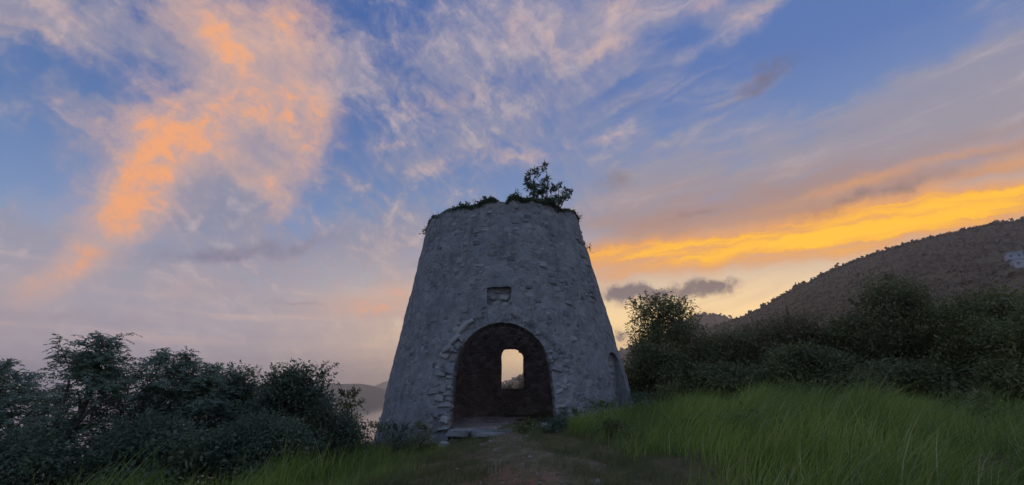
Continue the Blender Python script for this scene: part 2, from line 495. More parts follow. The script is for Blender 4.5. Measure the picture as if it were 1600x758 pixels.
def _path(t, b, p):
    n = t.noise(p, .7, 5, .6); f = t.noise(p, 5, 6, .7); g = t.noise(p, 45, 3, .6)
    c = t.mix(n.step(.35, .65), (.17, .11, .066, 1), (.26, .185, .115, 1))
    red = t.vec('LENGTH', t.mapping(p, (-.25, 8.6, 0), (0, 0, 0), (1.3, 1.5, 8), 'TEXTURE'))
    c = t.mix((red + (n - .5) * 1.2).step(1.1, .4) * .7, c, (.30, .115, .07, 1))   # red clay showing
    c = t.mix(f.step(.42, .62) * .85, c, (.095, .09, .042, 1))
    c = t.mix(g.step(.64, .74) * .6, c, (.34, .29, .23, 1))
    t.link(c, b.inputs['Base Color']); bump(t, b, f + g * .5, .9, .04)
M_PATH = material('trodden earth', _path, 1.0, .05)
def _hill(t, b, p):
    n = t.noise(p, .02, 6, .65); f = t.noise(p, .16, 4, .7)
    c = t.mix(n.step(.3, .7), (.145, .10, .056, 1), (.17, .12, .066, 1))
    c = t.mix(f.step(.45, .7) * .6, c, (.13, .10, .055, 1))
    t.link(c, b.inputs['Base Color']); bump(t, b, f, .5, .8)
M_HILL = material('scrub hillside', _hill, 1.0, .0)
M_SCRUB = leaf_mat('hill scrub', (.155, .11, .06, 1), (.19, .135, .074, 1), trans=.15, wide=.02)
def _sea(t, b, p):
    b.inputs['Base Color'].default_value = (.02, .035, .05, 1)
    h = t.noise(p, .35, 4, .6) + t.noise(p, .04, 3) * 2.0
    bump(t, b, h, .04, .3)
M_SEA = material('calm sea', _sea, .06, .5)
def plain(name, c, rough=.9, sc=.8, amt=.25):
    def f(t, b, p):
        n = t.noise(p, sc, 5, .6)
        d2 = tuple(k * (1 - amt) for k in c[:3]) + (1,)
        t.link(t.mix(n.step(.3, .7), c, d2), b.inputs['Base Color'])
    return material(name, f, rough, .2)
M_HOUSE = plain('pale rendered house wall', (.46, .45, .46, 1)); M_ROOF = plain('grey metal roof', (.42, .46, .50, 1), .6)
M_PANE = plain('dark window glass', (.17, .17, .18, 1), .3); M_PEB = plain('pale limestone chips', (.30, .27, .24, 1), .95, 9)

# ------------------------------------------------------------------ terrain
SEA_Z = -50.0
def ground_z(x, y, detail=True):
    x = np.asarray(x, float); y = np.asarray(y, float)
    k = sstep(2, 14, y)
    xr = .54 * np.tanh(np.maximum(x, 0) / 5); xl = np.minimum(x, 0)
    over = np.maximum(-x - 6, 0)
    s = xr + .19 * xl - .012 * np.minimum(over, 14) ** 2 - .30 * np.maximum(over - 14, 0)
    back = np.maximum(y - 29, 0)
    fall = .0045 * np.minimum(back, 30) ** 2 + .24 * np.maximum(back - 30, 0)
    fall = fall * (1 - .75 * sstep(4, 45, x))
    behind = np.maximum(-y - 10, 0) * .08
    z = .022 * np.minimum(y, 18) + k * s - fall - behind
    if detail:
        z = z + .05 * np.sin(x * 1.7 + y * .6) * np.sin(y * 1.3 - x * .4) + .03 * np.sin(x * 4.1 - y * 2.3)
    return np.maximum(z, -58)
def gz(x, y): return float(ground_z(x, y))

def warp_axis(half, n, p=3.2):
    u = np.linspace(-1, 1, n); return np.sign(u) * half * (np.abs(u) ** p * .985 + np.abs(u) * .015)
ax = warp_axis(1500, 321); ay = warp_axis(1500, 321) + 14
X, Y = np.meshgrid(ax, ay, indexing='ij')
tag(obj('ground', mesh_np('ground', np.stack([X, Y, ground_z(X, Y)], -1).reshape(-1, 3), grid_faces(321, 321), [M_SOIL], True)), kind='structure')
# the trodden path up to the doorway, a hand above the soil
nu, nv = 90, 40
v = np.linspace(3.0, 18.0, nu); u = np.linspace(-1, 1, nv)
V, U = np.meshgrid(v, u, indexing='ij')
half = .80 + .7 * sstep(13, 8.5, V) + .25 * np.sin(V * 2.1) + .15 * np.sin(V * 5.3 + 1)
PX = -.35 + .10 * (17 - V) * .6 + .15 * np.sin(V * .9) + U * half
PZ = ground_z(PX, V) + .03 * (1 - np.abs(U) ** 4) - .012
tag(obj('path', mesh_np('path', np.stack([PX, V, PZ], -1).reshape(-1, 3), grid_faces(nu, nv)[:, ::-1], [M_PATH], True)), kind='structure')
tag(obj('sea', mesh_np('sea', [(-9000, -9000, SEA_Z), (9000, -9000, SEA_Z), (9000, 9000, SEA_Z), (-9000, 9000, SEA_Z)], [(0, 1, 2, 3)], [M_SEA])), kind='structure')

def ridge_hill(name, keys, r0, r1, r2, z0, z2, na, nr, rough, mat, wob=0.0):
    """A hill whose crest stands r1 metres off, with an elevation (degrees) for each bearing."""
    az = np.linspace(keys[0][0], keys[-1][0], na)
    el = np.interp(az, [k[0] for k in keys], [k[1] for k in keys])
    ker = np.ones(9) / 9; el = np.convolve(np.pad(el, 4, mode='edge'), ker, 'valid')
    crest_r = r1 * (1 + wob * np.sin(R(az * 7)))
    H = 1.6 + crest_r * np.tan(R(el))
    tt = np.linspace(0, 2, nr)
    A, TT = np.meshgrid(az, tt, indexing='ij'); H = H[:, None]; cr = crest_r[:, None]
    rr = np.where(TT < 1, r0 + (cr - r0) * TT, cr + (r2 - cr) * (TT - 1))
    up = np.where(TT < 1, z0 + (H - z0) * (.55 * np.clip(TT, 0, 1) ** 1.5 + .45 * np.clip(TT, 0, 1)), z2 + (H - z2) * np.cos(np.clip(TT - 1, 0, 1) * math.pi / 2) ** 1.5)
    xx = rr * np.sin(R(A)); yy = rr * np.cos(R(A))
    up = up + fbm(xx / 60, yy / 60, 3.1, 4) * rough * np.clip(np.abs(TT - 1) * 4, .0, 1)
    return obj(name, mesh_np(name, np.stack([xx, yy, up], -1).reshape(-1, 3), grid_faces(na, nr)[:, ::-1], [mat], True)), (az, crest_r, rr, up, A)
BIG = [(8, -2.5), (16, 3.5), (22.8, 6.7), (27.1, 7.9), (30.4, 9.65), (35.1, 11.7), (38, 12.55), (43, 13.45), (47.4, 13.75), (49.3, 13.5), (56, 12.8), (66, 10.5), (80, 6), (95, -2)]
hill, HD = ridge_hill('hill', BIG, 90, 950, 1700, -18, -58, 220, 70, 5.0, M_HILL, .03)
tag(hill, kind='structure')
peak, PD = ridge_hill('distant_peak', [(-9, -2.2), (-3, -.03), (-1.3, .46), (1.35, 1.83), (7.5, 3.1), (13.9, 4.7), (18.7, 6.7), (21.2, 8.2), (22.6, 8.45), (24.8, 7.7), (28.4, 5.9), (36, 3), (45, -2)], 1000, 1900, 2900, -58, -58, 180, 44, 12.0, M_HILL, .05)
tag(peak, kind='structure')
fh, _ = ridge_hill('far_hill', [(-42, -.8), (-36, .2), (-30, .9), (-26, .5), (-23.3, .62), (-20.8, .97), (-19.2, .75), (-17.3, .87), (-15.7, .6), (-14.3, .1), (-12.6, -.5), (-11.6, -1.1)], 2730, 3300, 4300, -56, -56, 160, 24, 8.0, M_HILL, .03)
tag(fh, kind='structure')
fh2, _ = ridge_hill('far_hill', [(-17.6, -.6), (-15.7, .62), (-14.3, 1.2), (-11.9, 1.65), (-8, 1.2), (-4, .2), (-1, -.6)], 5400, 6400, 8000, -56, -56, 100, 20, 14.0, M_HILL, .03)
tag(fh2, kind='structure')

def tuft_field(name, n, data, size, seed, lo=0.0, hi=1.35):
    """Scrub on a hillside: many small uneven crowns, far too many to count."""
    az, cr, rr, up, A = data
    rg = np.random.default_rng(seed); na, nr = rr.shape
    fi = rg.uniform(0, na - 1.001, n); fj = (rg.uniform(lo, hi, n) / 2) * (nr - 1)
    on = rg.random(n) < .12; fj[on] = (nr - 1) / 2 + rg.normal(0, .25, on.sum())
    i = fi.astype(int); j = np.clip(fj, 0, nr - 1.001).astype(int); a = fi - i; b = np.clip(fj, 0, nr - 1.001) - j
    def bil(G): return (G[i, j] * (1 - a) * (1 - b) + G[i + 1, j] * a * (1 - b) + G[i, j + 1] * (1 - a) * b + G[i + 1, j + 1] * a * b)
    P = np.stack([bil(rr * np.sin(R(A))), bil(rr * np.cos(R(A))), bil(up)], -1)
    sz = size * rg.lognormal(0, .4, n) * np.where(on, 1.8, 1.0); K = 7
    C = P[:, None] + rg.normal(0, .45, (n, K, 3)) * sz[:, None, None] * np.array([1, 1, .7]) + np.stack([0 * sz, 0 * sz, sz * .5], -1)[:, None]
    e1 = rg.normal(0, 1, (n, K, 3)); e2 = rg.normal(0, 1, (n, K, 3))
    e1 /= np.linalg.norm(e1, axis=-1, keepdims=True); e2 -= e1 * (e1 * e2).sum(-1, keepdims=True); e2 /= np.linalg.norm(e2, axis=-1, keepdims=True)
    q = (sz[:, None] * rg.uniform(.35, .75, (n, K)))[..., None]
    V = np.stack([C - e1 * q, C + e2 * q * .8, C + e1 * q, C - e2 * q * .8], 2)
    Fc = np.arange(n * K * 4).reshape(-1, 4)
    return obj(name, mesh_np(name, V.reshape(-1, 3), Fc, [M_SCRUB]))
tag(tuft_field('hillside_scrub', 34000, HD, 1.35, 3, .05, 1.06), 'dense dark scrub covering the large hill on the right', 'scrub', kind='stuff')
tag(tuft_field('peak_scrub', 9000, PD, 3.2, 4, .3, 1.06), 'scrub on the small peak between the tree and the large hill', 'scrub', kind='stuff')

# ------------------------------------------------------------------ the ruined mill tower
TY = 22.0
def t_cx(z): return -.15 - .03 * (z - 1.2)
def t_r(z): return 5.62 - .206 * z
def wall_point(th, z, off=0.0):
    """th: angle from the side that faces the viewer, positive to the right."""
    r = t_r(z) + off
    return Vector((t_cx(z) + r * math.sin(th), TY - r * math.cos(th), z))
DOOR = [(-2.08, .20), (-2.08, .45), (-2.06, 1.21), (-2.05, 2.06), (-1.99, 2.68), (-1.76, 3.22), (-1.33, 3.70), (-.89, 3.93), (-.35, 4.02), (.14, 3.95), (.65, 3.67), (1.04, 3.26), (1.27, 2.67), (1.36, 2.06), (1.42, 1.22), (1.42, .52), (1.42, .20)]
def smooth_outline(pts, n):
    P = np.array(pts); d = np.r_[0, np.cumsum(np.hypot(*np.diff(P, axis=0).T))]
    s = np.linspace(0, d[-1], n); X_ = np.interp(s, d, P[:, 0]); Z_ = np.interp(s, d, P[:, 1])
    for _ in range(3):
        X_[1:-1] = (X_[:-2] + 2 * X_[1:-1] + X_[2:]) / 4; Z_[1:-1] = (Z_[:-2] + 2 * Z_[1:-1] + Z_[2:]) / 4
    return X_, Z_
DOOR = [(-.33 + (a + .33) * 1.035, b if b > .45 else b - .18) for a, b in DOOR]
DX, DZ = smooth_outline(DOOR, 90)
def rim_z(th):
    s = np.sin(th); f = np.cos(th) > 0
    z = 9.32 + .22 * s + .10 * np.sin(th * 5 + 1) + .07 * np.sin(th * 11 + 2) + .05 * np.sin(th * 23)
    z = z - .34 * np.exp(-((th - .02) / .075) ** 2) + .10 * np.exp(-((th - .16) / .08) ** 2) - .12 * np.exp(-((th + 1.35) / .2) ** 2)
    return z
def build_wall():
    nth, nzo, nzi, nrm = 420, 120, 40, 5
    th = np.linspace(-math.pi, math.pi, nth, endpoint=False)
    zt = rim_z(th); zb = -1.7
    rows = []
    so = np.linspace(0, 1, nzo)
    TH, SO = np.meshgrid(th, so, indexing='ij')
    Z = zb + (zt[:, None] - zb) * SO
    r = t_r(Z)
    nx, ny = np.sin(TH) * r, -np.cos(TH) * r
    n1 = fbm(nx * .55, ny * .55, Z * .55, 4); n2 = fbm(nx * 2.6, ny * 2.6, Z * 3.2, 3); n3 = fbm(nx * 6.5, ny * 6.5, Z * 7.5, 2)
    r = r + .075 * n1 + .011 * n2 + .009 * n3
    # render fallen away round the doorway
    xx = t_cx(Z) + np.sin(TH) * t_r(Z)
    dist = np.min(np.hypot(xx[..., None] - DX[::3], Z[..., None] - DZ[::3]), -1)
    gone = sstep(.62 + 0, .38, dist + .35 * n2 + .12 * n3 + .28 * sstep(2.9, 3.7, Z) * (xx > -.9)) * (np.cos(TH) > 0)
    r = r - .075 * gone
    outer = np.stack([t_cx(Z) + r * np.sin(TH), TY - r * np.cos(TH), Z], -1)
    wth = 1.12
    sr = np.linspace(0, 1, nrm + 2)[1:-1]
    ri = t_r(zt) - wth
    rim = np.stack([(t_cx(zt)[:, None] + (r[:, -1:] * (1 - sr) + ri[:, None] * sr) * np.sin(th)[:, None]),
                    TY - (r[:, -1:] * (1 - sr) + ri[:, None] * sr) * np.cos(th)[:, None],
                    zt[:, None] + .10 * np.sin(sr * math.pi) + .06 * np.sin(th[:, None] * 37 + sr * 9)], -1)
    si = np.linspace(1, 0, nzi)
    ZI = zb + (zt[:, None] - zb) * si
    TI = np.broadcast_to(th[:, None], ZI.shape)
    rI = t_r(ZI) - wth + .05 * np.sin(TI * 31 + ZI * 3) * np.sin(ZI * 7 + TI * 5)
    inner = np.stack([t_cx(ZI) + rI * np.sin(TI), TY - rI * np.cos(TI), ZI], -1)
    allv = np.concatenate([outer, rim, inner], 1); nv = allv.shape[1]
    f = grid_faces(nth, nv, True)
    i = np.arange(nth); close = np.stack([((i + 1) % nth) * nv, i * nv, i * nv + nv - 1, ((i + 1) % nth) * nv + nv - 1], -1)
    return mesh_np('tower_wall', allv.reshape(-1, 3), np.concatenate([f, close]), [M_WALL, M_INNER])
def prism(name, xs, zs, y0, y1, M=None):
    n = len(xs); v = [(x, y0, z) for x, z in zip(xs, zs)] + [(x, y1, z) for x, z in zip(xs, zs)]
    me = bpy.data.meshes.new(name)
    me.from_pydata(v, [], [tuple(range(n)), tuple(range(2 * n - 1, n - 1, -1))] + [(i, i + n, (i + 1) % n + n, (i + 1) % n) for i in range(n)])
    if M is not None: me.transform(M)
    bm = bmesh.new(); bm.from_mesh(me); bmesh.ops.recalc_face_normals(bm, faces=bm.faces); bm.to_mesh(me); bm.free()
    me.materials.append(M_WALL)
    return me
rj = random.Random(5)
jag = lambda a: a + rj.uniform(-.035, .035)
cut = [prism('cut', [x + .02 * math.sin(i * 2.3) for i, x in enumerate(DX)], list(DZ), 14.0, 20.5)]
wx = [-.57, -.58, -.56, -.585, -.55, -.44, -.30, -.05, .18, .34, .38, .52, .62, .61, .635, .62]; wz = [1.74, 2.3, 2.9, 3.45, 3.62, 3.80, 3.83, 3.84, 3.83, 3.78, 3.66, 3.62, 3.45, 2.8, 2.2, 1.75]
cut.append(prism('cut', wx, wz, 24.0, 30.0))
nx_ = [-.93, -.95, -.93, -.97, -.93, -.7, -.45, -.2, -.04, -.02, -.05, -.02, -.2, -.5, -.75]; nz_ = [4.68, 4.9, 5.1, 5.25, 5.36, 5.40, 5.38, 5.41, 5.36, 5.2, 4.95, 4.70, 4.64, 4.66, 4.63]
cut.append(prism('cut', nx_, nz_, 14.0, 17.72))
# the blocked slit on the right flank, cut at a right angle to the wall there
tha = R(57); a_ = [R(k) for k in range(0, 181, 20)]
sx = [.62 * math.cos(k) for k in a_] + [-.62, -.60, .60, .62]; sz = [2.55 + .55 * math.sin(k) for k in a_] + [1.6, .3, .3, 1.5]
Mx = Matrix.Translation(Vector((t_cx(2), TY, 0))) @ Matrix.Rotation(tha, 4, 'Z')
cut.append(prism('cut', sx, sz, -9.0, -(t_r(1.7) - .42), Mx))
base = obj('wall', build_wall())
tmp = []
for c in cut:
    co = obj('cutter', c); tmp.append(co)
    md = base.modifiers.new('b', 'BOOLEAN'); md.operation = 'DIFFERENCE'; md.object = co; md.solver = 'EXACT'
dg = bpy.context.evaluated_depsgraph_get()
wall_me = bpy.data.meshes.new_from_object(base.evaluated_get(dg))
bpy.data.objects.remove(base)
for o in tmp: bpy.data.objects.remove(o)
wall_me.name = 'wall'
wall_me.materials.clear(); wall_me.materials.append(M_WALL); wall_me.materials.append(M_INNER)
for p in wall_me.polygons:
    c = p.center; rr_ = math.hypot(c.x - t_cx(c.z), c.y - TY)
    back = c.y > 24.0
    p.material_index = 1 if rr_ < t_r(c.z) - (.62 if not back else .3) and c.z < rim_z(math.atan2(c.x - t_cx(c.z), TY - c.y)) - .25 else 0
    p.use_smooth = False
tower = empty('mill_tower', (t_cx(0), TY, .2))
tag(tower, 'tall tapering ruined stone mill tower with arched doorway and overgrown broken top', 'tower')
def adopt(o, parent):
    o.parent = parent; o.matrix_parent_inverse = Matrix.Translation(-Vector(tower.location))
wall = obj('wall', wall_me, None); adopt(wall, tower)

# masonry that shows one by one
def stone_mesh(seed):
    rg = random.Random(seed); bm = bmesh.new(); bmesh.ops.create_cube(bm, size=1.0)
    for v_ in bm.verts: v_.co = Vector((v_.co.x * rg.uniform(.72, 1.15), v_.co.y * rg.uniform(.8, 1.1), v_.co.z * rg.uniform(.7, 1.15)))
    bmesh.ops.bevel(bm, geom=bm.edges[:] + bm.verts[:], offset=.15, segments=1, affect='EDGES', profile=.6)
    for v_ in bm.verts: v_.co += Vector((rg.uniform(-.05, .05), rg.uniform(-.05, .05), rg.uniform(-.05, .05)))
    me = bpy.data.meshes.new('stone'); bm.to_mesh(me); bm.free()
    return me
STONES = []
for k in range(12):
    me = stone_mesh(k); me.materials.append(M_STONE[(0, 0, 1, 1, 2, 0, 1, 0, 2, 1, 0, 1)[k]]); STONES.append(me)
def set_stone(name, th, z, w, d_, h, out, me, roll=0.0):
    o = bpy.data.objects.new(name, me); link(o, wall)
    p = wall_point(th, z, out)
    # part coordinates are the world's: the wall mesh keeps world coordinates
    o.location = p; o.scale = (w, d_, h)
    o.rotation_euler = (Matrix.Rotation(th, 4, 'Z') @ Matrix.Rotation(-.20, 4, 'X') @ Matrix.Rotation(roll, 4, 'Y')).to_euler()
    return o
rs = random.Random(21)
def near_door(x, z): return float(np.min(np.hypot(x - DX, z - DZ)))
def inside_door(x, z): return -2.0 < x < 1.4 and z < 2.7 or math.hypot((x + .33) / 1.7, (z - 2.4) / 1.62) < 1 and z >= 2.4
taken = []
def free(th, z, w, h, gap=.8):
    x = th * t_r(z)
    for (a, b, ww, hh) in taken:
        if abs(x - a) < (w + ww) * .5 * gap and abs(z - b) < (h + hh) * .5 * gap: return False
    taken.append((x, z, w, h)); return True
# quoins: the bitten edge of the doorway, in courses up both jambs and round the haunches of the arch
def quoins(idx, widths):
    s_prev = -1
    for i in idx:
        x0, z0 = DX[i], DZ[i]
        tx = DX[min(i + 1, 89)] - DX[max(i - 1, 0)]; tz = DZ[min(i + 1, 89)] - DZ[max(i - 1, 0)]
        L = math.hypot(tx, tz); nx_o, nz_o = -tz / L, tx / L
        off = .0
        for k in range(rs.choice((1, 2, 2, 3))):
            w = rs.uniform(*widths); h = rs.uniform(.10, .30)
            off += w * .5 + .02
            x, z = x0 + nx_o * off + rs.uniform(-.02, .02), z0 + nz_o * off + rs.uniform(-.04, .04)
            off += w * .5
            if z < .3: continue
            th = math.asin(max(-1, min(1, (x - t_cx(z)) / t_r(z))))
            lean = math.atan2(nz_o, abs(nx_o)) * (.9 if z > 2.7 else .15)
            if x < -.3: lean = lean
            else: lean = -lean
            if free(th, z, w, h, .72):
                set_stone('quoin_stone', th, z, w, .26, h, -.125 + rs.uniform(-.05, .045), rs.choice(STONES[2:5] + [STONES[6], STONES[8], STONES[9]]), lean + rs.uniform(-.3, .3))
quoins([i for i in range(3, 33) if rs.random() < .62], (.14, .50))
quoins([i for i in range(62, 88) if rs.random() < .52], (.12, .42))
# the three long stones left of the crown of the arch
for (x, z, w, h, rl) in ((-2.12, 3.42, .55, .26, -.75), (-1.86, 3.80, .62, .24, -.72), (-2.38, 3.08, .42, .24, -.55), (-1.60, 4.02, .40, .2, -.6)):
    th = math.asin((x - t_cx(z)) / t_r(z)); set_stone('quoin_stone', th, z, w, .26, h, -.06, STONES[rs.choice((2, 4, 9))], rl)
# loose courses over the rest of the wall, thickest where the render has gone
cnt = 0; tries = 0
while cnt < 270 and tries < 20000:
    tries += 1
    th = rs.uniform(-1.35, 1.35); z = rs.uniform(.2, 9.0)
    x = t_cx(z) + t_r(z) * math.sin(th)
    if abs(th) < .7 and (inside_door(x, z) or near_door(x, z) < .5): continue
    if -1.15 < x < .2 and 4.5 < z < 5.55: continue
    if .72 < th < 1.25 and z < 3.3: continue
    n = mnoise.fractal((x * .8, z * 1.0, 4.2), 1.0, 2.0, 3)
    if n < rs.uniform(-.25, .5): continue
    w = rs.uniform(.16, .40); h = w * rs.uniform(.45, .8)
    if not free(th, z, w, h, .9): continue
    set_stone('stone', th, z, w, .2, h, -.088 + rs.uniform(-.02, .012), rs.choice(STONES), rs.uniform(-.2, .2)); cnt += 1
# the rubble that blocks the slit, and the broken lintel below the niche
for k in range(9):
    z = .7 + k * .24; thk = tha + rs.uniform(-.05, .05)
    p = set_stone('slit_stone', thk, z, rs.uniform(.45, .8), .2, rs.uniform(.18, .26), -.46 - .206 * (1.7 - z), rs.choice(STONES[2:5]), rs.uniform(-.15, .15))
for (x, z, w, h) in ((-.62, 4.74, .42, .2), (-.25, 4.72, .34, .16), (-.76, 4.98, .26, .2), (-.30, 5.0, .4, .26), (-.55, 5.22, .3, .16), (-.14, 5.25, .22, .14), (-.86, 5.30, .2, .14), (-.36, 5.40, .3, .12), (-.04, 4.85, .18, .2)):
    set_stone('niche_stone', math.asin((x - t_cx(z)) / t_r(z)), z, w, .2, h, -.30, STONES[rs.choice((4, 8))], rs.uniform(-.3, .3))
# rubble floor inside and stone slabs in the doorway
def floor_disc():
    n = 40; pts = [(t_cx(0) + 4.6 * math.sin(2 * math.pi * k / n), TY - 4.6 * math.cos(2 * math.pi * k / n)) for k in range(n)]
    rg = random.Random(2); v = [(t_cx(0), TY, .46)]; f = []
    rings = 8
    for r_ in range(1, rings + 1):
        for k in range(n):
            a = 2 * math.pi * k / n; q = (4.75 + (.78 if math.cos(a) > .89 else 0)) * r_ / rings
            v.append((t_cx(0) + q * math.sin(a), TY - q * math.cos(a), .44 - .12 * (r_ / rings) + rg.uniform(-.06, .06)))
    f += [(0, 1 + k, 1 + (k + 1) % n) for k in range(n)]
    me = bpy.data.meshes.new('earth_floor')
    fq = [(1 + (r_ - 1) * n + k, 1 + r_ * n + k, 1 + r_ * n + (k + 1) % n, 1 + (r_ - 1) * n + (k + 1) % n) for r_ in range(1, rings) for k in range(n)]
    me.from_pydata(v, [], f + fq); me.materials.append(M_INNER); return me
fl = obj('earth_floor', floor_disc()); adopt(fl, tower)
def slab(name, label, loc, dims, rz, me, cat='stone', tilt=0.0):
    o = obj(name, me, None, loc); o.scale = dims; o.rotation_euler = (tilt, tilt * .6, rz)
    return tag(o, label, cat)
for (dx_, dy_, w_, d_, h_, k_, lab) in ((-1.72, 16.62, .80, .55, .17, 2, 'left of three rough doorstep stones across the doorway'), (-.92, 16.52, .88, .62, .15, 9, 'middle and widest of the three doorstep stones'), (-.18, 16.60, .62, .48, .13, 3, 'right and smallest of the three doorstep stones')):
    slab('doorstep', lab, (dx_, dy_, .30 + .04 * dx_ * .3), (w_, d_, h_ * 1.6), dx_ * .2, STONES[(5, 3, 2)[k_ % 3]], 'doorstep', .04 * (k_ - 5) / 4)
slab('doorstep', 'smaller lower step stone in front of the doorstep slab', (-.55, 15.85, gz(-.55, 15.85) + .05), (1.05, .5, .16), -.08, STONES[9], 'doorstep', -.03)
for (px_, py_, s_, lab) in ((-.82, 13.9, .16, 'pale stone chip on the path, left of the worn track'), (-.60, 14.3, .11, 'tiny pale chip just beyond the larger one on the path'), (.42, 14.2, .12, 'single pale chip on the path before the right jamb'),
                            (1.15, 16.35, .42, 'dark squat block fallen at the right foot of the doorway'), (.72, 16.5, .30, 'mossy rounded stone in the doorway beside the fallen block'), (-2.15, 16.1, .34, 'grey rubble stone at the left foot of the doorway'), (-1.8, 16.85, .46, 'squat dark block inside the left foot of the doorway'),
                            (2.6, 11.6, .10, 'pale chip in the short grass right of the path'), (2.9, 10.5, .09, 'pale chip nearest the viewer in the short grass on the right')):
    slab('loose_stone', lab, (px_, py_, gz(px_, py_) + s_ * .22), (s_, s_ * .8, s_ * .6), px_ * 3, STONES[4] if 'pale' in lab else STONES[2], 'stone', .1)

# ------------------------------------------------------------------ vegetation
def unit(v): return v / np.maximum(np.linalg.norm(v, axis=-1, keepdims=True), 1e-9)
def tubes(segs, sides=5):
    """segs: list of (points, radii); one tapered tube each."""
    V, Fc, n0 = [], [], 0
    ang = np.linspace(0, 2 * math.pi, sides, endpoint=False)
    for P, rad in segs:
        P = np.asarray(P, float); n = len(P)
        d = unit(np.gradient(P, axis=0)); ref = np.where(np.abs(d[:, 2:]) > .9, np.array([[1., 0, 0]]), np.array([[0, 0, 1.]]))
        a = unit(np.cross(d, ref)); b = np.cross(d, a)
        ring = P[:, None] + (a[:, None] * np.cos(ang)[None, :, None] + b[:, None] * np.sin(ang)[None, :, None]) * np.asarray(rad)[:, None, None]
        V.append(ring.reshape(-1, 3))
        i = np.arange(n - 1)[:, None]; j = np.arange(sides)[None]; j2 = (j + 1) % sides
        Fc.append((np.stack([i * sides + j, i * sides + j2, (i + 1) * sides + j2, (i + 1) * sides + j], -1) + n0).reshape(-1, 4)); n0 += n * sides
    return np.concatenate(V), np.concatenate(Fc)
def leaf_quads(P, D, N, L, W):
    """Pointed leaves: base P, direction D, up N, length L, width W."""
    D = unit(D); Sd = unit(np.cross(D, N)); N = np.cross(Sd, D)
    L = L[:, None]; W = W[:, None]
    v = np.stack([P, P + D * L * .45 + Sd * W * .5 + N * W * .15, P + D * L - N * L * .12, P + D * L * .45 - Sd * W * .5 + N * W * .15], 1)
    f = np.arange(len(P) * 4).reshape(-1, 4)
    return v.reshape(-1, 3), f
def bend(a, b, n, wob, rg):
    s = np.linspace(0, 1, n)[:, None]; a = np.asarray(a, float); b = np.asarray(b, float)
    off = rg.normal(0, wob, 3) * np.linalg.norm(b - a)
    return a + (b - a) * s + off * np.sin(s * math.pi)
def broad_leaves(centres, spread, per, size, rg, flat=.7):
    n = len(centres) * per
    c = np.repeat(centres, per, 0) + rg.normal(0, 1, (n, 3)) * spread * np.array([1, 1, flat])
    D = unit(c - np.repeat(centres, per, 0) + rg.normal(0, .5, (n, 3)) * spread + np.array([0, 0, -.05]))
    N = unit(np.array([0, 0, 1.]) + rg.normal(0, .55, (n, 3)))
    L = size * rg.uniform(.6, 1.35, n)
    return leaf_quads(c, D, N, L, L * rg.uniform(.42, .62, n))
def fronds(base, dirs, length, rg, pairs=6, leaf=.085, droop=.45):
    """Feathery compound leaves: a drooping rachis with paired leaflets."""
    n = len(base); V = []
    ln = length * rg.uniform(.6, 1.25, n)
    dirs = unit(dirs); side = unit(np.cross(dirs, np.array([0, 0, 1.]) + rg.normal(0, .3, (n, 3)))); P0 = []; DD = []; NN = []
    for k in range(pairs):
        s = (k + .6) / pairs
        pos = base + dirs * (ln * s)[:, None] + np.array([0, 0, -1.]) * (droop * ln * s * s)[:, None]
        tang = unit(dirs + np.array([0, 0, -2 * droop * s]))
        for sg in (-1, 1):
            P0.append(pos); DD.append(side * sg + tang * .55 + np.array([0, 0, -.25]) + rg.normal(0, .18, (n, 3))); NN.append(np.cross(side, tang) * -1 + rg.normal(0, .2, (n, 3)))
        if k == pairs - 1: P0.append(pos); DD.append(tang); NN.append(np.cross(side, tang))
    P0 = np.concatenate(P0); DD = np.concatenate(DD); NN = np.concatenate(NN)
    L = leaf * rg.uniform(.7, 1.3, len(P0))
    return leaf_quads(P0, DD, NN, L, L * .34)
def join(parts):
    V, Fc, n = [], [], 0
    for v, f in parts: V.append(v); Fc.append(f + n); n += len(v)
    return np.concatenate(V), np.concatenate(Fc)
def shell(rg, n, c, r, power=.45, zmin=-1.0):
    d = unit(rg.normal(0, 1, (n, 3))); d[:, 2] = np.where(d[:, 2] < zmin, -d[:, 2], d[:, 2])
    return c + d * (rg.random(n) ** power)[:, None] * r
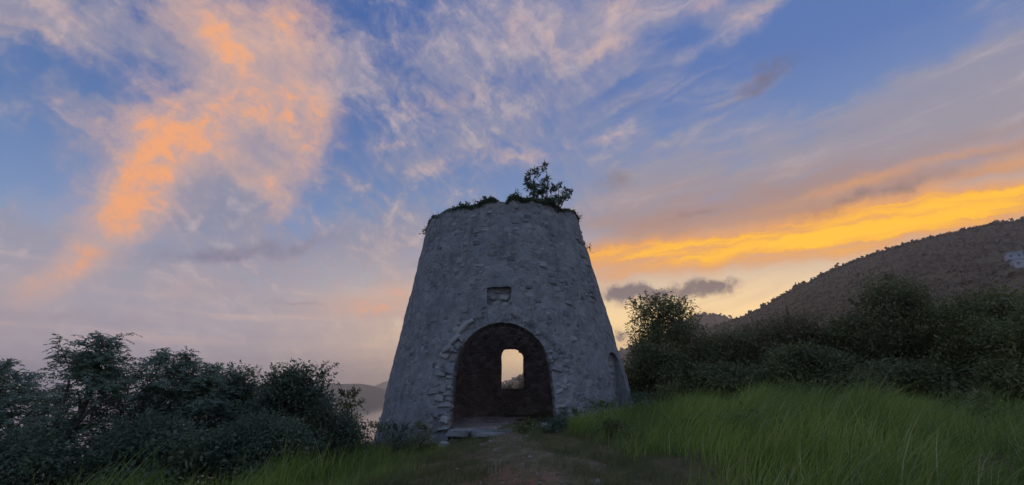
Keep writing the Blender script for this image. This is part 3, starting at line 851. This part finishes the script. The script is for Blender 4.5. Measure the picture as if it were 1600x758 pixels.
def plant(name, label, cat, base, top, half, seed, style='broad', lobes=7, clumps=150, per=26, size=.13, spread=.17, leaf=None, low=.12, group=None, stems=1, spikes=8, squash=1.0, airy=0.0, half_y=None):
    """A tree or shrub at base=(x,y): trunk with limbs, and a crown of leaves spread over uneven lobes."""
    rg = np.random.default_rng(seed)
    x, y = base[:2]; z = gz(x, y) - .08 if len(base) == 2 else base[2]
    H = top - z; hy = half_y or half
    root = empty(name, (x, y, z)); tag(root, label, cat, group)
    cz0 = H * low
    lob = []
    for k in range(lobes):
        s = (k + .5) / lobes; a = k * 2.399 + rg.uniform(0, .6)
        prof = math.sin(math.pi * min(.97, .18 + .72 * s)) ** .7
        rad = .62 * prof * rg.uniform(.75, 1.1)
        c = np.array([math.cos(a) * half * rad, math.sin(a) * hy * rad, cz0 + (H - cz0) * (.12 + .74 * s)])
        rr = np.array([half * rg.uniform(.38, .58), hy * rg.uniform(.38, .58), (H - cz0) * rg.uniform(.16, .25) * squash])
        lob.append((c, rr))
    topc = np.array([rg.uniform(-.2, .2) * half, rg.uniform(-.2, .2) * hy, H * .84]); lob.append((topc, np.array([half * .42, hy * .42, H * .16])))
    segs = []
    fork = np.array([rg.normal(0, .08) * half, 0, cz0 + (H - cz0) * .22])
    tr = max(.035, .028 * H)
    for q in range(stems):
        a = q * 2.4 + rg.uniform(0, 1); foot = np.array([math.cos(a), math.sin(a), 0]) * (.0 if stems == 1 else .18 + .05 * q)
        segs.append((bend(foot, fork + rg.normal(0, .1, 3) * (stems > 1), 6, .06, rg), np.linspace(tr * 1.25, tr * .8, 6)))
    limb = []
    for c, rr in lob:
        segs.append((bend(fork, c, 7, .1, rg), np.linspace(tr * .62, tr * .16, 7)))
    leaves = []
    total = sum(float(np.prod(r) ** (2 / 3)) for _, r in lob)
    for c, rr in lob:
        n = max(3, int(clumps * float(np.prod(rr) ** (2 / 3)) / total))
        p = shell(rg, n, c, rr, .24)
        if airy: p = p[mnoise_mask(p + np.array([x, y, z]), airy, 1.6)]
        if not len(p): continue
        for e in p[rg.random(len(p)) < .35][:26]:
            segs.append((bend(c + (e - c) * .15, e, 4, .08, rg), np.linspace(tr * .16, .006, 4)))
        if style == 'feather':
            d_ = np.repeat(unit(p - c * np.array([1, 1, .8])), per, 0) + rg.normal(0, .75, (len(p) * per, 3)); d_[:, 2] = d_[:, 2] * .5 + .12
            leaves.append(fronds(np.repeat(p, per, 0) + rg.normal(0, spread, (len(p) * per, 3)), d_, size * 2.6, rg, 5, size * .75))
        else:
            leaves.append(broad_leaves(p, spread, per, size, rg))
    # shoots that break the outline
    for k in range(spikes):
        c, rr = lob[int(rg.integers(len(lob) // 2, len(lob)))]
        d0 = unit(np.array([rg.normal(0, .6), rg.normal(0, .6), rg.uniform(.5, 1.2)])); a0 = c + d0 * rr * .8
        b0 = a0 + d0 * rg.uniform(.25, .6) * min(1.0, .25 + H * .18)
        pts = bend(a0, b0, 6, .08, rg); segs.append((pts, np.linspace(.012, .004, 6)))
        m = 26 if style == 'feather' else 34
        q = pts[rg.integers(1, 6, m)] + rg.normal(0, .03, (m, 3))
        if style == 'feather':
            dd = rg.normal(0, 1, (m, 3)); dd[:, 2] = np.abs(dd[:, 2]) * .4 + .1
            leaves.append(fronds(q, dd, size * 2.2, rg, 5, size * .7))
        else:
            leaves.append(leaf_quads(q, rg.normal(0, 1, (m, 3)) + d0 * .6, rg.normal(0, .6, (m, 3)) + np.array([0, 0, 1.]), size * rg.uniform(.6, 1.2, m), size * rg.uniform(.3, .5, m)))
    tv, tf = tubes(segs)
    obj('trunk', mesh_np('trunk', tv, tf, [M_BARK], True), root)
    lv, lf = join(leaves)
    obj('crown', mesh_np('crown', lv, lf, [leaf or M_LEAF_DARK]), root)
    return root
def mnoise_mask(p, amount, sc):
    return np.array([mnoise.noise(Vector(q) * sc) > amount - .5 for q in p])

# left of the tower
plant('feathery_tree', 'dark feathery tree cut off by the left edge of the picture', 'tree', (-13.5, 13.0), 2.35, 1.75, 11, 'feather', 8, 330, 7, .15, .12, M_LEAF_FEATHER, spikes=14)
plant('feathery_tree', 'slender open feathery tree with drooping sprays, tallest at the far left', 'tree', (-10.75, 12.2), 2.72, .92, 12, 'feather', 9, 130, 6, .15, .10, M_LEAF_FEATHER, low=.30, spikes=16, airy=.42)
plant('feathery_tree', 'broad dense feathery tree with spiky shoots, right of the open drooping one', 'tree', (-9.9, 14.2), 2.42, 2.0, 13, 'feather', 10, 480, 7, .15, .12, M_LEAF_FEATHER, spikes=26)
plant('round_tree', 'dark round-topped tree between the spiky feathery tree and its leafy neighbour', 'tree', (-8.85, 16.2), 2.28, 1.1, 14, 'broad', 8, 380, 44, .105, .15, M_LEAF_DARK, spikes=8)
plant('round_tree', 'two-headed leafy dark tree nearest the far bay on the left', 'tree', (-6.75, 15.2), 2.32, 1.25, 15, 'broad', 9, 430, 44, .105, .14, M_LEAF_DARK, spikes=12)
plant('sapling', 'small thin green sapling standing in front of the bay beside the tower', 'sapling', (-5.55, 17.0), 1.62, .50, 16, 'broad', 5, 46, 20, .11, .10, M_LEAF_LIGHT, low=.25, spikes=8, airy=.3)
plant('shrub', 'loose shrub with see-through leaves under the bay, left of the sapling', 'shrub', (-5.65, 14.6), 1.10, .85, 17, 'broad', 6, 110, 18, .10, .13, M_LEAF_DARK, spikes=9, airy=.35, stems=3)
plant('shrub', 'dense low shrub closing the gap between the sapling and the tower foot', 'shrub', (-5.35, 15.7), .88, 1.0, 23, 'broad', 7, 200, 36, .09, .15, M_LEAF_DARK, spikes=9, stems=3)
plant('shrub', 'low dark shrub at the lower left edge under the feathery trees', 'shrub', (-10.3, 10.4), .75, 1.35, 18, 'broad', 7, 360, 42, .095, .17, M_LEAF_DARK, spikes=6, stems=3)
plant('shrub', 'dark shrub below the broad spiky feathery tree', 'shrub', (-8.3, 11.6), .95, 1.45, 19, 'broad', 7, 380, 42, .095, .17, M_LEAF_DARK, spikes=6, stems=3)
plant('shrub', 'blackish shrub below the two-headed leafy tree', 'shrub', (-6.35, 12.6), .95, 1.35, 20, 'broad', 7, 380, 42, .095, .17, M_LEAF_DARK, spikes=6, stems=3)
plant('shrub', 'thin weedy shrub against the left foot of the tower', 'shrub', (-5.9, 18.2), .55, .6, 22, 'broad', 5, 70, 18, .10, .12, M_LEAF_LIGHT, spikes=6, stems=3, airy=.2)
# right of the tower
plant('round_tree', 'leafy tree just right of the tower, dark against the yellow sky', 'tree', (9.0, 27.5), 7.05, 2.25, 31, 'broad', 10, 520, 46, .14, .22, M_LEAF_GREEN, spikes=24, airy=.16)
plant('scrub_tree', 'olive scrub tree right beside the leafy tree near the tower', 'tree', (12.3, 27.0), 4.75, 2.4, 32, 'broad', 8, 375, 46, .145, .26, M_LEAF_GREEN, spikes=8)
plant('scrub_tree', 'low olive scrub tree below the foot of the big hill', 'tree', (15.2, 26.4), 5.55, 2.6, 33, 'broad', 8, 375, 46, .145, .26, M_LEAF_OLIVE, spikes=8)
plant('scrub_tree', 'dusky scrub tree left of the tall dark bushy one', 'tree', (17.4, 24.6), 5.0, 2.3, 34, 'broad', 8, 350, 46, .145, .26, M_LEAF_LIGHT, spikes=8)
plant('scrub_tree', 'tall dark bushy tree standing before the big hill on the right', 'tree', (18.2, 22.2), 6.95, 2.1, 35, 'broad', 9, 412, 46, .145, .24, M_LEAF_GREEN, spikes=14)
plant('scrub_tree', 'pale green scrub tree between the tall dark tree and the right edge', 'tree', (19.0, 19.2), 5.35, 2.3, 36, 'broad', 8, 400, 46, .145, .24, M_LEAF_LIGHT, spikes=12)
plant('scrub_tree', 'light green scrub tree cut off by the right edge of the picture', 'tree', (18.1, 16.0), 4.4, 1.9, 37, 'broad', 8, 375, 46, .145, .22, M_LEAF_LIGHT, spikes=12)
plant('shrub', 'dark shrub at the right foot of the tower behind the tall grass', 'shrub', (7.3, 25.0), 3.9, 1.7, 38, 'broad', 7, 300, 46, .145, .22, M_LEAF_GREEN, spikes=6, stems=3)
plant('shrub', 'dark rounded shrub behind the grass, second from the tower', 'shrub', (10.2, 23.2), 2.7, 2.0, 39, 'broad', 7, 325, 46, .145, .22, M_LEAF_GREEN, spikes=6, stems=3)
plant('shrub', 'dark shrub behind the grass in front of the low olive scrub', 'shrub', (13.1, 21.6), 3.5, 2.0, 40, 'broad', 7, 325, 46, .145, .22, M_LEAF_GREEN, spikes=6, stems=3)
plant('shrub', 'dark shrub at the foot of the tall dark bushy tree', 'shrub', (15.6, 19.6), 2.6, 2.0, 41, 'broad', 7, 325, 46, .145, .22, M_LEAF_GREEN, spikes=6, stems=3)
plant('shrub', 'rightmost shrub behind the tall grass', 'shrub', (16.6, 15.6), 2.6, 1.6, 42, 'broad', 7, 220, 42, .125, .20, M_LEAF_LIGHT, spikes=6, stems=3)
# seen through the back window
plant('shrub', 'small dark bush seen through the back window, lower right', 'shrub', (.95, 42.0), 2.95, .7, 51, 'broad', 6, 90, 20, .13, .14, M_LEAF_OLIVE, spikes=5, stems=2)
plant('shrub', 'low bush seen through the back window, lower left', 'shrub', (-.55, 40.0), 2.05, 1.1, 52, 'broad', 6, 110, 20, .13, .15, M_LEAF_OLIVE, spikes=5, stems=2)

# growing on the tower
def on_rim(th, inset=.3, dz=0.0):
    z = float(rim_z(np.array(th))); p = wall_point(th, z, -inset); return (p.x, p.y, z + dz)
def rim_bush(label, base, tips, seed, n, size, thin):
    """Bush on the rim: a bare stem to every rosette of leaves."""
    rg = np.random.default_rng(seed); root = empty('rim_shrub', base); tag(root, label, 'shrub')
    segs, lv = [], []
    for tx, tz in tips:
        tip = np.array([tx, rg.normal(0, .28), tz]); segs.append((bend((rg.normal(0, .06), 0, -.1), tip, 7, .08, rg), np.linspace(.026, .008, 7)))
        for k in range(2):
            c = tip * (1 - .16 * k) + rg.normal(0, .05, 3)
            m = n if k == 0 else n // 2
            D = rg.normal(0, 1, (m, 3)) + np.array([0, 0, .55]); L = size * rg.uniform(.55, 1.25, m)
            lv.append(leaf_quads(c + rg.normal(0, .045, (m, 3)), D, rg.normal(0, .6, (m, 3)) + np.array([0, 0, 1.]), L, L * thin))
    tv, tf = tubes(segs); obj('stem', mesh_np('stem', tv, tf, [M_BARK], True), root)
    v_, f_ = join(lv); obj('foliage', mesh_np('foliage', v_, f_, [M_LEAF_DARK]), root)
rim_bush('upright spiky shrub growing out of the top of the tower', (1.12, 19.05, 9.25), [(-.52, 1.3), (-.31, 1.66), (-.05, 1.72), (.32, 1.78), (.45, 1.4), (-.3, .85), (.19, 1.05), (-.09, 1.28), (.07, .7), (-.38, 1.05), (.35, .75), (-.15, .5)], 61, 34, .24, .24)
rim_bush('leafy spreading shrub on the tower top, right of the spiky one', (1.95, 19.15, 9.05), [(-.22, 1.05), (.13, 1.4), (-.02, 1.15), (.4, 1.06), (.62, .9), (.28, .72), (.02, .6), (-.32, .62), (.47, .52), (-.16, .38), (-.48, .74), (.18, .3), (-.55, .45), (-.62, .9)], 62, 26, .17, .5)
def mat_of_leaves(name, label, th0, th1, height, n, seed, size=.11, off=.02, drop=.15, mat=None):
    """Creeper along a stretch of the rim."""
    rg = np.random.default_rng(seed); th = rg.uniform(th0, th1, n); zt = rim_z(th)
    env = np.sin(np.clip((th - th0) / (th1 - th0), 0, 1) * math.pi) ** .5
    up = rg.random(n) ** 1.3 * height * env * (.65 + .35 * np.sin(th * 60 + seed)) - drop * rg.random(n)
    inset = -off + rg.random(n) ** 1.5 * .6 * (up > -.02)
    r = t_r(zt) - inset
    P = np.stack([t_cx(zt) + r * np.sin(th), TY - r * np.cos(th), zt + up], -1)
    o0 = P.mean(0)
    D = rg.normal(0, 1, (n, 3)) + np.array([0, -.5, .1]); L = size * rg.uniform(.6, 1.3, n)
    lv, lf = leaf_quads(P - o0, D, rg.normal(0, .6, (n, 3)) + np.array([0, -.5, .8]), L, L * .6)
    root = empty(name, o0); tag(root, label, 'creeper')
    obj('foliage', mesh_np('foliage', lv, lf, [mat or M_LEAF_DARK]), root)
    tt = np.linspace(th0, th1, 14); zz = rim_z(tt) + .02; rr_ = t_r(zz) + .01
    sv, sf = tubes([(np.stack([t_cx(zz) + rr_ * np.sin(tt), TY - rr_ * np.cos(tt), zz], -1) - o0, np.full(14, .02))])
    obj('stem', mesh_np('stem', sv, sf, [M_BARK], True), root)
    sp = []
    for k in range(5):
        i = int(rg.integers(0, n)); a0 = P[i] - o0; sp.append((bend(a0, a0 + np.array([rg.normal(0, .12), 0, rg.uniform(.15, .32)]), 4, .1, rg), np.linspace(.008, .003, 4)))
    tv, tf = tubes(sp, 4); obj('twig', mesh_np('twig', tv, tf, [M_BARK], True), root)
    return root
mat_of_leaves('rim_creeper', 'dark creeper mound on the left half of the tower rim', R(-40), R(-4), .30, 1500, 71)
mat_of_leaves('rim_creeper', 'thin fringe of weeds along the sloping left end of the rim', R(-80), R(-40), .12, 500, 72, .09)
mat_of_leaves('rim_creeper', 'small bushy creeper right of the notch in the rim', R(3), R(14), .36, 700, 73)
mat_of_leaves('rim_creeper', 'creeper under the two shrubs on the tower top', R(12), R(44), .24, 1100, 74)
mat_of_leaves('rim_creeper', 'thin fringe of weeds along the right end of the rim', R(44), R(84), .13, 500, 75, .09)
def wall_weed(label, th, z, seed, n=46, size=.10):
    rg = np.random.default_rng(seed); p = wall_point(th, z, .03)
    root = empty('wall_weed', p); tag(root, label, 'weed')
    c = rg.normal(0, .09, (n, 3)); out = np.array([math.sin(th), -math.cos(th), .2])
    L = size * rg.uniform(.6, 1.3, n)
    lv, lf = leaf_quads(c + out * .05, rg.normal(0, .7, (n, 3)) + out, rg.normal(0, .5, (n, 3)) + np.array([0, 0, 1.]), L, L * .5)
    obj('foliage', mesh_np('foliage', lv, lf, [M_LEAF_DARK]), root)
    sv, sf = tubes([(bend(np.zeros(3) - out * .1, out * .18 + np.array([0, 0, .08]), 5, .1, rg), np.linspace(.012, .005, 5))], 4)
    obj('stem', mesh_np('stem', sv, sf, [M_BARK], True), root)
wall_weed('tuft of weed hanging at the upper left shoulder of the tower', R(-79), 8.9, 81, 60)
wall_weed('tuft of weed at the upper right corner of the rim', R(72), 9.45, 82, 40)
wall_weed('small weed sticking out high on the right edge of the tower', R(76), 8.0, 83, 34)
wall_weed('small weed growing at the foot of the right door jamb', R(17), .75, 84, 60, .14)

# ------------------------------------------------------------------ grass
def blades(n, area, h, seed, w=.012, lean=.35, keep=None, seg=3, wind=(.12, -.05), cf=.9):
    rg = np.random.default_rng(seed)
    x = rg.uniform(area[0], area[1], n); y = rg.uniform(area[2], area[3], n)
    clump = np.array([mnoise.noise((a * cf, b * cf, seed)) for a, b in zip(x, y)])
    m = rg.random(n) < np.clip(.66 + clump * 1.7, .04, 1)
    if keep is not None: m &= keep(x, y, rg)
    x, y, clump = x[m], y[m], clump[m]; n = len(x)
    rad = (x - t_cx(0)) ** 2 + (y - TY) ** 2
    m = rad > 5.62 ** 2; x, y, clump = x[m], y[m], clump[m]; n = len(x)
    z = ground_z(x, y) - .02
    wide = np.array([mnoise.noise((a * .33, b * .33, seed + 5.5)) for a, b in zip(x, y)])
    H = h(x, y) * rg.uniform(.45, 1.15, n) * np.clip(1 + clump * .6 + wide * .7, .3, 1.6)
    H = np.where(rg.random(n) < .05, H * 1.4, H)
    a = rg.uniform(0, 2 * math.pi, n); ln = np.abs(rg.normal(0, lean, n)) * H
    gust = np.array([mnoise.noise((p_ * .6, q_ * .6, seed + 9.1)) for p_, q_ in zip(x, y)]); g2_ = np.array([mnoise.noise((p_ * .8, q_ * .8, seed + 3.7)) for p_, q_ in zip(x, y)])
    dx = np.cos(a) * ln + (wind[0] + gust * .7) * H; dy = np.sin(a) * ln + (wind[1] + g2_ * .6) * H
    fa = rg.uniform(0, math.pi, n); sx_, sy_ = np.cos(fa), np.sin(fa); wd = w * rg.uniform(.7, 1.5, n) * (H / .8 + .3)
    V = []
    for k in range(seg + 1):
        s = k / seg; q = wd * (1 - s) ** .7 * .5
        px_ = x + dx * s * s; py_ = y + dy * s * s; pz_ = z + H * (s - .18 * s * s * (ln / np.maximum(H, .01) * 1.5))
        if k < seg:
            V.append(np.stack([px_ - sx_ * q, py_ - sy_ * q, pz_], -1)); V.append(np.stack([px_ + sx_ * q, py_ + sy_ * q, pz_], -1))
        else: V.append(np.stack([px_, py_, pz_], -1)); V.append(np.stack([px_ + sx_ * .0015, py_ + sy_ * .0015, pz_], -1))
    V = np.stack(V, 1); k2 = V.shape[1]
    base_f = np.array([(2 * k, 2 * k + 1, 2 * k + 3, 2 * k + 2) for k in range(seg)])
    Fc = (base_f[None] + (np.arange(n) * k2)[:, None, None]).reshape(-1, 4)
    return V.reshape(-1, 3), Fc
def path_half(y): return .80 + .7 * sstep(13, 8.5, y)
def path_mid(y): return -.35 + .06 * (17 - y) + .15 * np.sin(y * .9)
def tall_right(x, y, rg):
    edge = 1.15 + 1.7 * sstep(14.5, 9, y) + .5 * np.sin(y * 1.7)
    return (x > edge + rg.normal(0, .25, len(x)))
def tall_left(x, y, rg):
    edge = -1.7 - .5 * sstep(15, 9.5, y) + .4 * np.sin(y * 1.9)
    return (x < edge + rg.normal(0, .25, len(x)))
hr = lambda x, y: (.42 + .28 * sstep(1.2, 5.5, x)) * (1 - .35 * sstep(14, 19, y))
hl = lambda x, y: .27 + .38 * sstep(-1.7, -5.5, x)
g1 = blades(118000, (1.5, 20, 5.5, 20.5), hr, 101, .010, .55, tall_right, 4, (.38, -.12))
tag(obj('tall_grass', mesh_np('tall_grass', *g1, [M_GRASS])), 'tall green grass leaning in the wind right of the path', 'grass', kind='stuff')
g2 = blades(56000, (-15, -1.9, 7.8, 20), hl, 102, .010, .5, tall_left, 4, (.2, -.1))
tag(obj('tall_grass', mesh_np('tall_grass', *g2, [M_GRASS])), 'shorter tall grass left of the path below the dark trees', 'grass', kind='stuff')
def on_turf(x, y, rg):
    u_ = np.abs(x - path_mid(y)) / path_half(y); return rg.random(len(x)) < np.clip((u_ - .15) * 1.7, .22, 1)
g3 = blades(120000, (-4.8, 6.5, 6.0, 17.6), lambda x, y: np.full_like(x, .19), 103, .014, .7, on_turf, 2, cf=2.3)
tag(obj('short_grass', mesh_np('short_grass', *g3, [M_TURF])), 'thin trodden grass on both sides of the dirt path', 'grass', kind='stuff')
# low broad-leaved weeds crowding the foot of the tower and the edges of the path
for (wx_, wy_, wt, wh, sd, lab) in ((-4.5, 16.9, .55, .55, 201, 'dark weed clump at the left foot of the tower, farthest from the door'), (-3.6, 16.2, .50, .60, 202, 'dark weed clump halfway along the left foot of the tower'),
        (-2.75, 15.7, .55, .50, 203, 'weed clump at the left foot of the tower nearest the doorway'), (1.95, 15.9, .95, .50, 204, 'weed clump right of the doorway at its jamb'),
        (3.0, 16.1, 1.25, .60, 205, 'weed clump at the right foot of the tower, second from the doorway'), (4.3, 16.8, 1.45, .60, 206, 'weed clump at the right foot of the tower under the slit'),
        (.55, 15.6, .62, .50, 207, 'low dark weed growing in front of the doorway beside the steps'), (1.35, 14.4, .75, .45, 208, 'small dark weed at the right edge of the path'),
        (2.6, 12.6, .80, .45, 209, 'broad-leaved weed in the grass edge right of the path')):
    plant('weed_clump', lab, 'weed', (wx_, wy_), wt, wh, sd, 'broad', 5, 60, 20, .075, .13, M_LEAF_LIGHT if sd % 2 else M_LEAF_DARK, spikes=9, stems=3, airy=.3)
for (wx_, wy_, wt, wh, sd, lab) in ((5.6, 17.6, 1.75, .7, 211, 'bushy weed in the tall grass beside the right flank of the tower'), (7.4, 15.2, 1.5, .7, 212, 'dark bushy weed in the middle of the tall grass'), (9.8, 16.9, 1.9, .8, 213, 'tall weed where the grass meets the dark shrubs'),
        (12.4, 17.4, 2.1, .9, 214, 'leafy weed at the back edge of the grass before the pale green scrub'), (11.2, 12.2, 1.45, .6, 215, 'leafy weed in the tall grass near the right edge'), (5.2, 11.2, .95, .5, 216, 'small leafy weed in the near grass right of the path')):
    plant('weed_clump', lab, 'weed', (wx_, wy_), wt, wh, sd, 'broad', 6, 90, 22, .09, .16, (M_LEAF_GREEN, M_LEAF_LIGHT)[sd % 2], spikes=12, stems=3, airy=.3)
# chips and crumbs of stone on the trodden earth
def gravel(n, seed):
    rg = np.random.default_rng(seed); yv = rg.uniform(7.2, 16.4, n); xv = path_mid(yv) + rg.normal(0, .62, n) * path_half(yv)
    sz = .016 * rg.lognormal(0, .55, n); zv = ground_z(xv, yv) + .015
    octa = np.array([(1, 0, 0), (-1, 0, 0), (0, 1, 0), (0, -1, 0), (0, 0, .6), (0, 0, -.6)], float)
    of = np.array([(0, 2, 4), (2, 1, 4), (1, 3, 4), (3, 0, 4), (2, 0, 5), (1, 2, 5), (3, 1, 5), (0, 3, 5)])
    V = octa[None] * sz[:, None, None] * rg.uniform(.5, 1.5, (n, 6, 3)) + np.stack([xv, yv, zv], -1)[:, None]
    return mesh_np('gravel', V.reshape(-1, 3), (of[None] + (np.arange(n) * 6)[:, None, None]).reshape(-1, 3), [M_PEB])
tag(obj('gravel', gravel(420, 301)), 'fine pale stone chips strewn over the dirt path', 'gravel', kind='stuff')
# a few seeded stalks that stand out one by one
def stalk(label, x, y, h, seed):
    rg = np.random.default_rng(seed); z = gz(x, y)
    root = empty('grass_stalk', (x, y, z)); tag(root, label, 'grass stalk')
    P = bend((0, 0, 0), (rg.normal(.1, .12), rg.normal(0, .1), h), 7, .05, rg)
    sv, sf = tubes([(P, np.linspace(.010, .004, 7))], 4); obj('stem', mesh_np('stem', sv, sf, [M_GRASS], True), root)
    n = 26; q = P[rg.integers(4, 7, n)] + rg.normal(0, .035, (n, 3))
    L = .09 * rg.uniform(.6, 1.2, n); lv, lf = leaf_quads(q, rg.normal(0, .5, (n, 3)) + np.array([.4, 0, .8]), rg.normal(0, 1, (n, 3)), L, L * .22)
    obj('seed_head', mesh_np('seed_head', lv, lf, [M_TURF]), root)
stalk('pale grass stalk left of the tower foot, below the sapling', -4.9, 13.2, .95, 91)
stalk('tall seeded stalk right of the shrub, under the two-headed tree', -5.6, 11.2, 1.0, 92)

# ------------------------------------------------------------------ the house on the hillside
def box_me(name, x0, x1, y0, y1, z0, z1, mat):
    v = [(x, y, z) for x in (x0, x1) for y in (y0, y1) for z in (z0, z1)]
    me = bpy.data.meshes.new(name); me.from_pydata(v, [], [(0, 1, 3, 2), (4, 6, 7, 5), (0, 4, 5, 1), (2, 3, 7, 6), (0, 2, 6, 4), (1, 5, 7, 3)]); me.materials.append(mat); return me
def hill_house():
    az = R(48.2); i = int(np.argmin(np.abs(HD[0] - 48.2))); rr_, up_ = HD[2][i], HD[3][i]
    want = R(9.7); j = int(np.argmin(np.abs(np.arctan2(up_[:len(up_) // 2] - 1.6, rr_[:len(up_) // 2]) - want)))
    r, z = float(rr_[j]), float(up_[j])
    h = empty('hillside_house', (r * math.sin(az), r * math.cos(az), z - 2)); h.rotation_euler = (0, 0, -az + .25)
    tag(h, 'pale two-level house half hidden on the hillside at the right edge', 'house')
    s = r / 640.0
    for nm, b in (('lower_storey', (-5, 9, -4, 6, 0, 9.5)), ('upper_storey', (-7, 4, -2, 7, 9.6, 16))):
        w_ = obj(nm, box_me(nm, *[k * s for k in b], M_HOUSE), h)
        x0, x1, y0, y1, z0, z1 = [k * s for k in b]
        obj('roof', box_me('roof', x0 - .6, x1 + .6, y0 - .6, y1 + .6, z1 + .01, z1 + .7 * s, M_ROOF), w_)
        for k in range(2):
            cx_ = x0 + (x1 - x0) * (k + .5) / 2; zc_ = z0 + (z1 - z0) * .55
            win = obj('window', box_me('window', cx_ - 1.1 * s, cx_ + 1.1 * s, y0 - .12, y0 + .1, zc_ - 1.2 * s, zc_ + 1.2 * s, M_PANE), w_)
hill_house()

# ------------------------------------------------------------------ sea air
def haze():
    m = bpy.data.materials.new('sea haze'); m.use_nodes = True; nt = m.node_tree
    for n in list(nt.nodes):
        if n.type != 'OUTPUT_MATERIAL': nt.nodes.remove(n)
    v = nt.nodes.new('ShaderNodeVolumePrincipled')
    v.inputs['Color'].default_value = (.99, .96, .91, 1); v.inputs['Density'].default_value = .0002; v.inputs['Anisotropy'].default_value = .7
    nt.links.new(v.outputs[0], nt.nodes['Material Output'].inputs['Volume'])
    o = obj('haze', box_me('haze', -9100, 9100, -9100, 9100, SEA_Z - 9.5, 262, m))
    tag(o, 'thin sea haze over the whole bay', 'haze', kind='stuff')
haze()
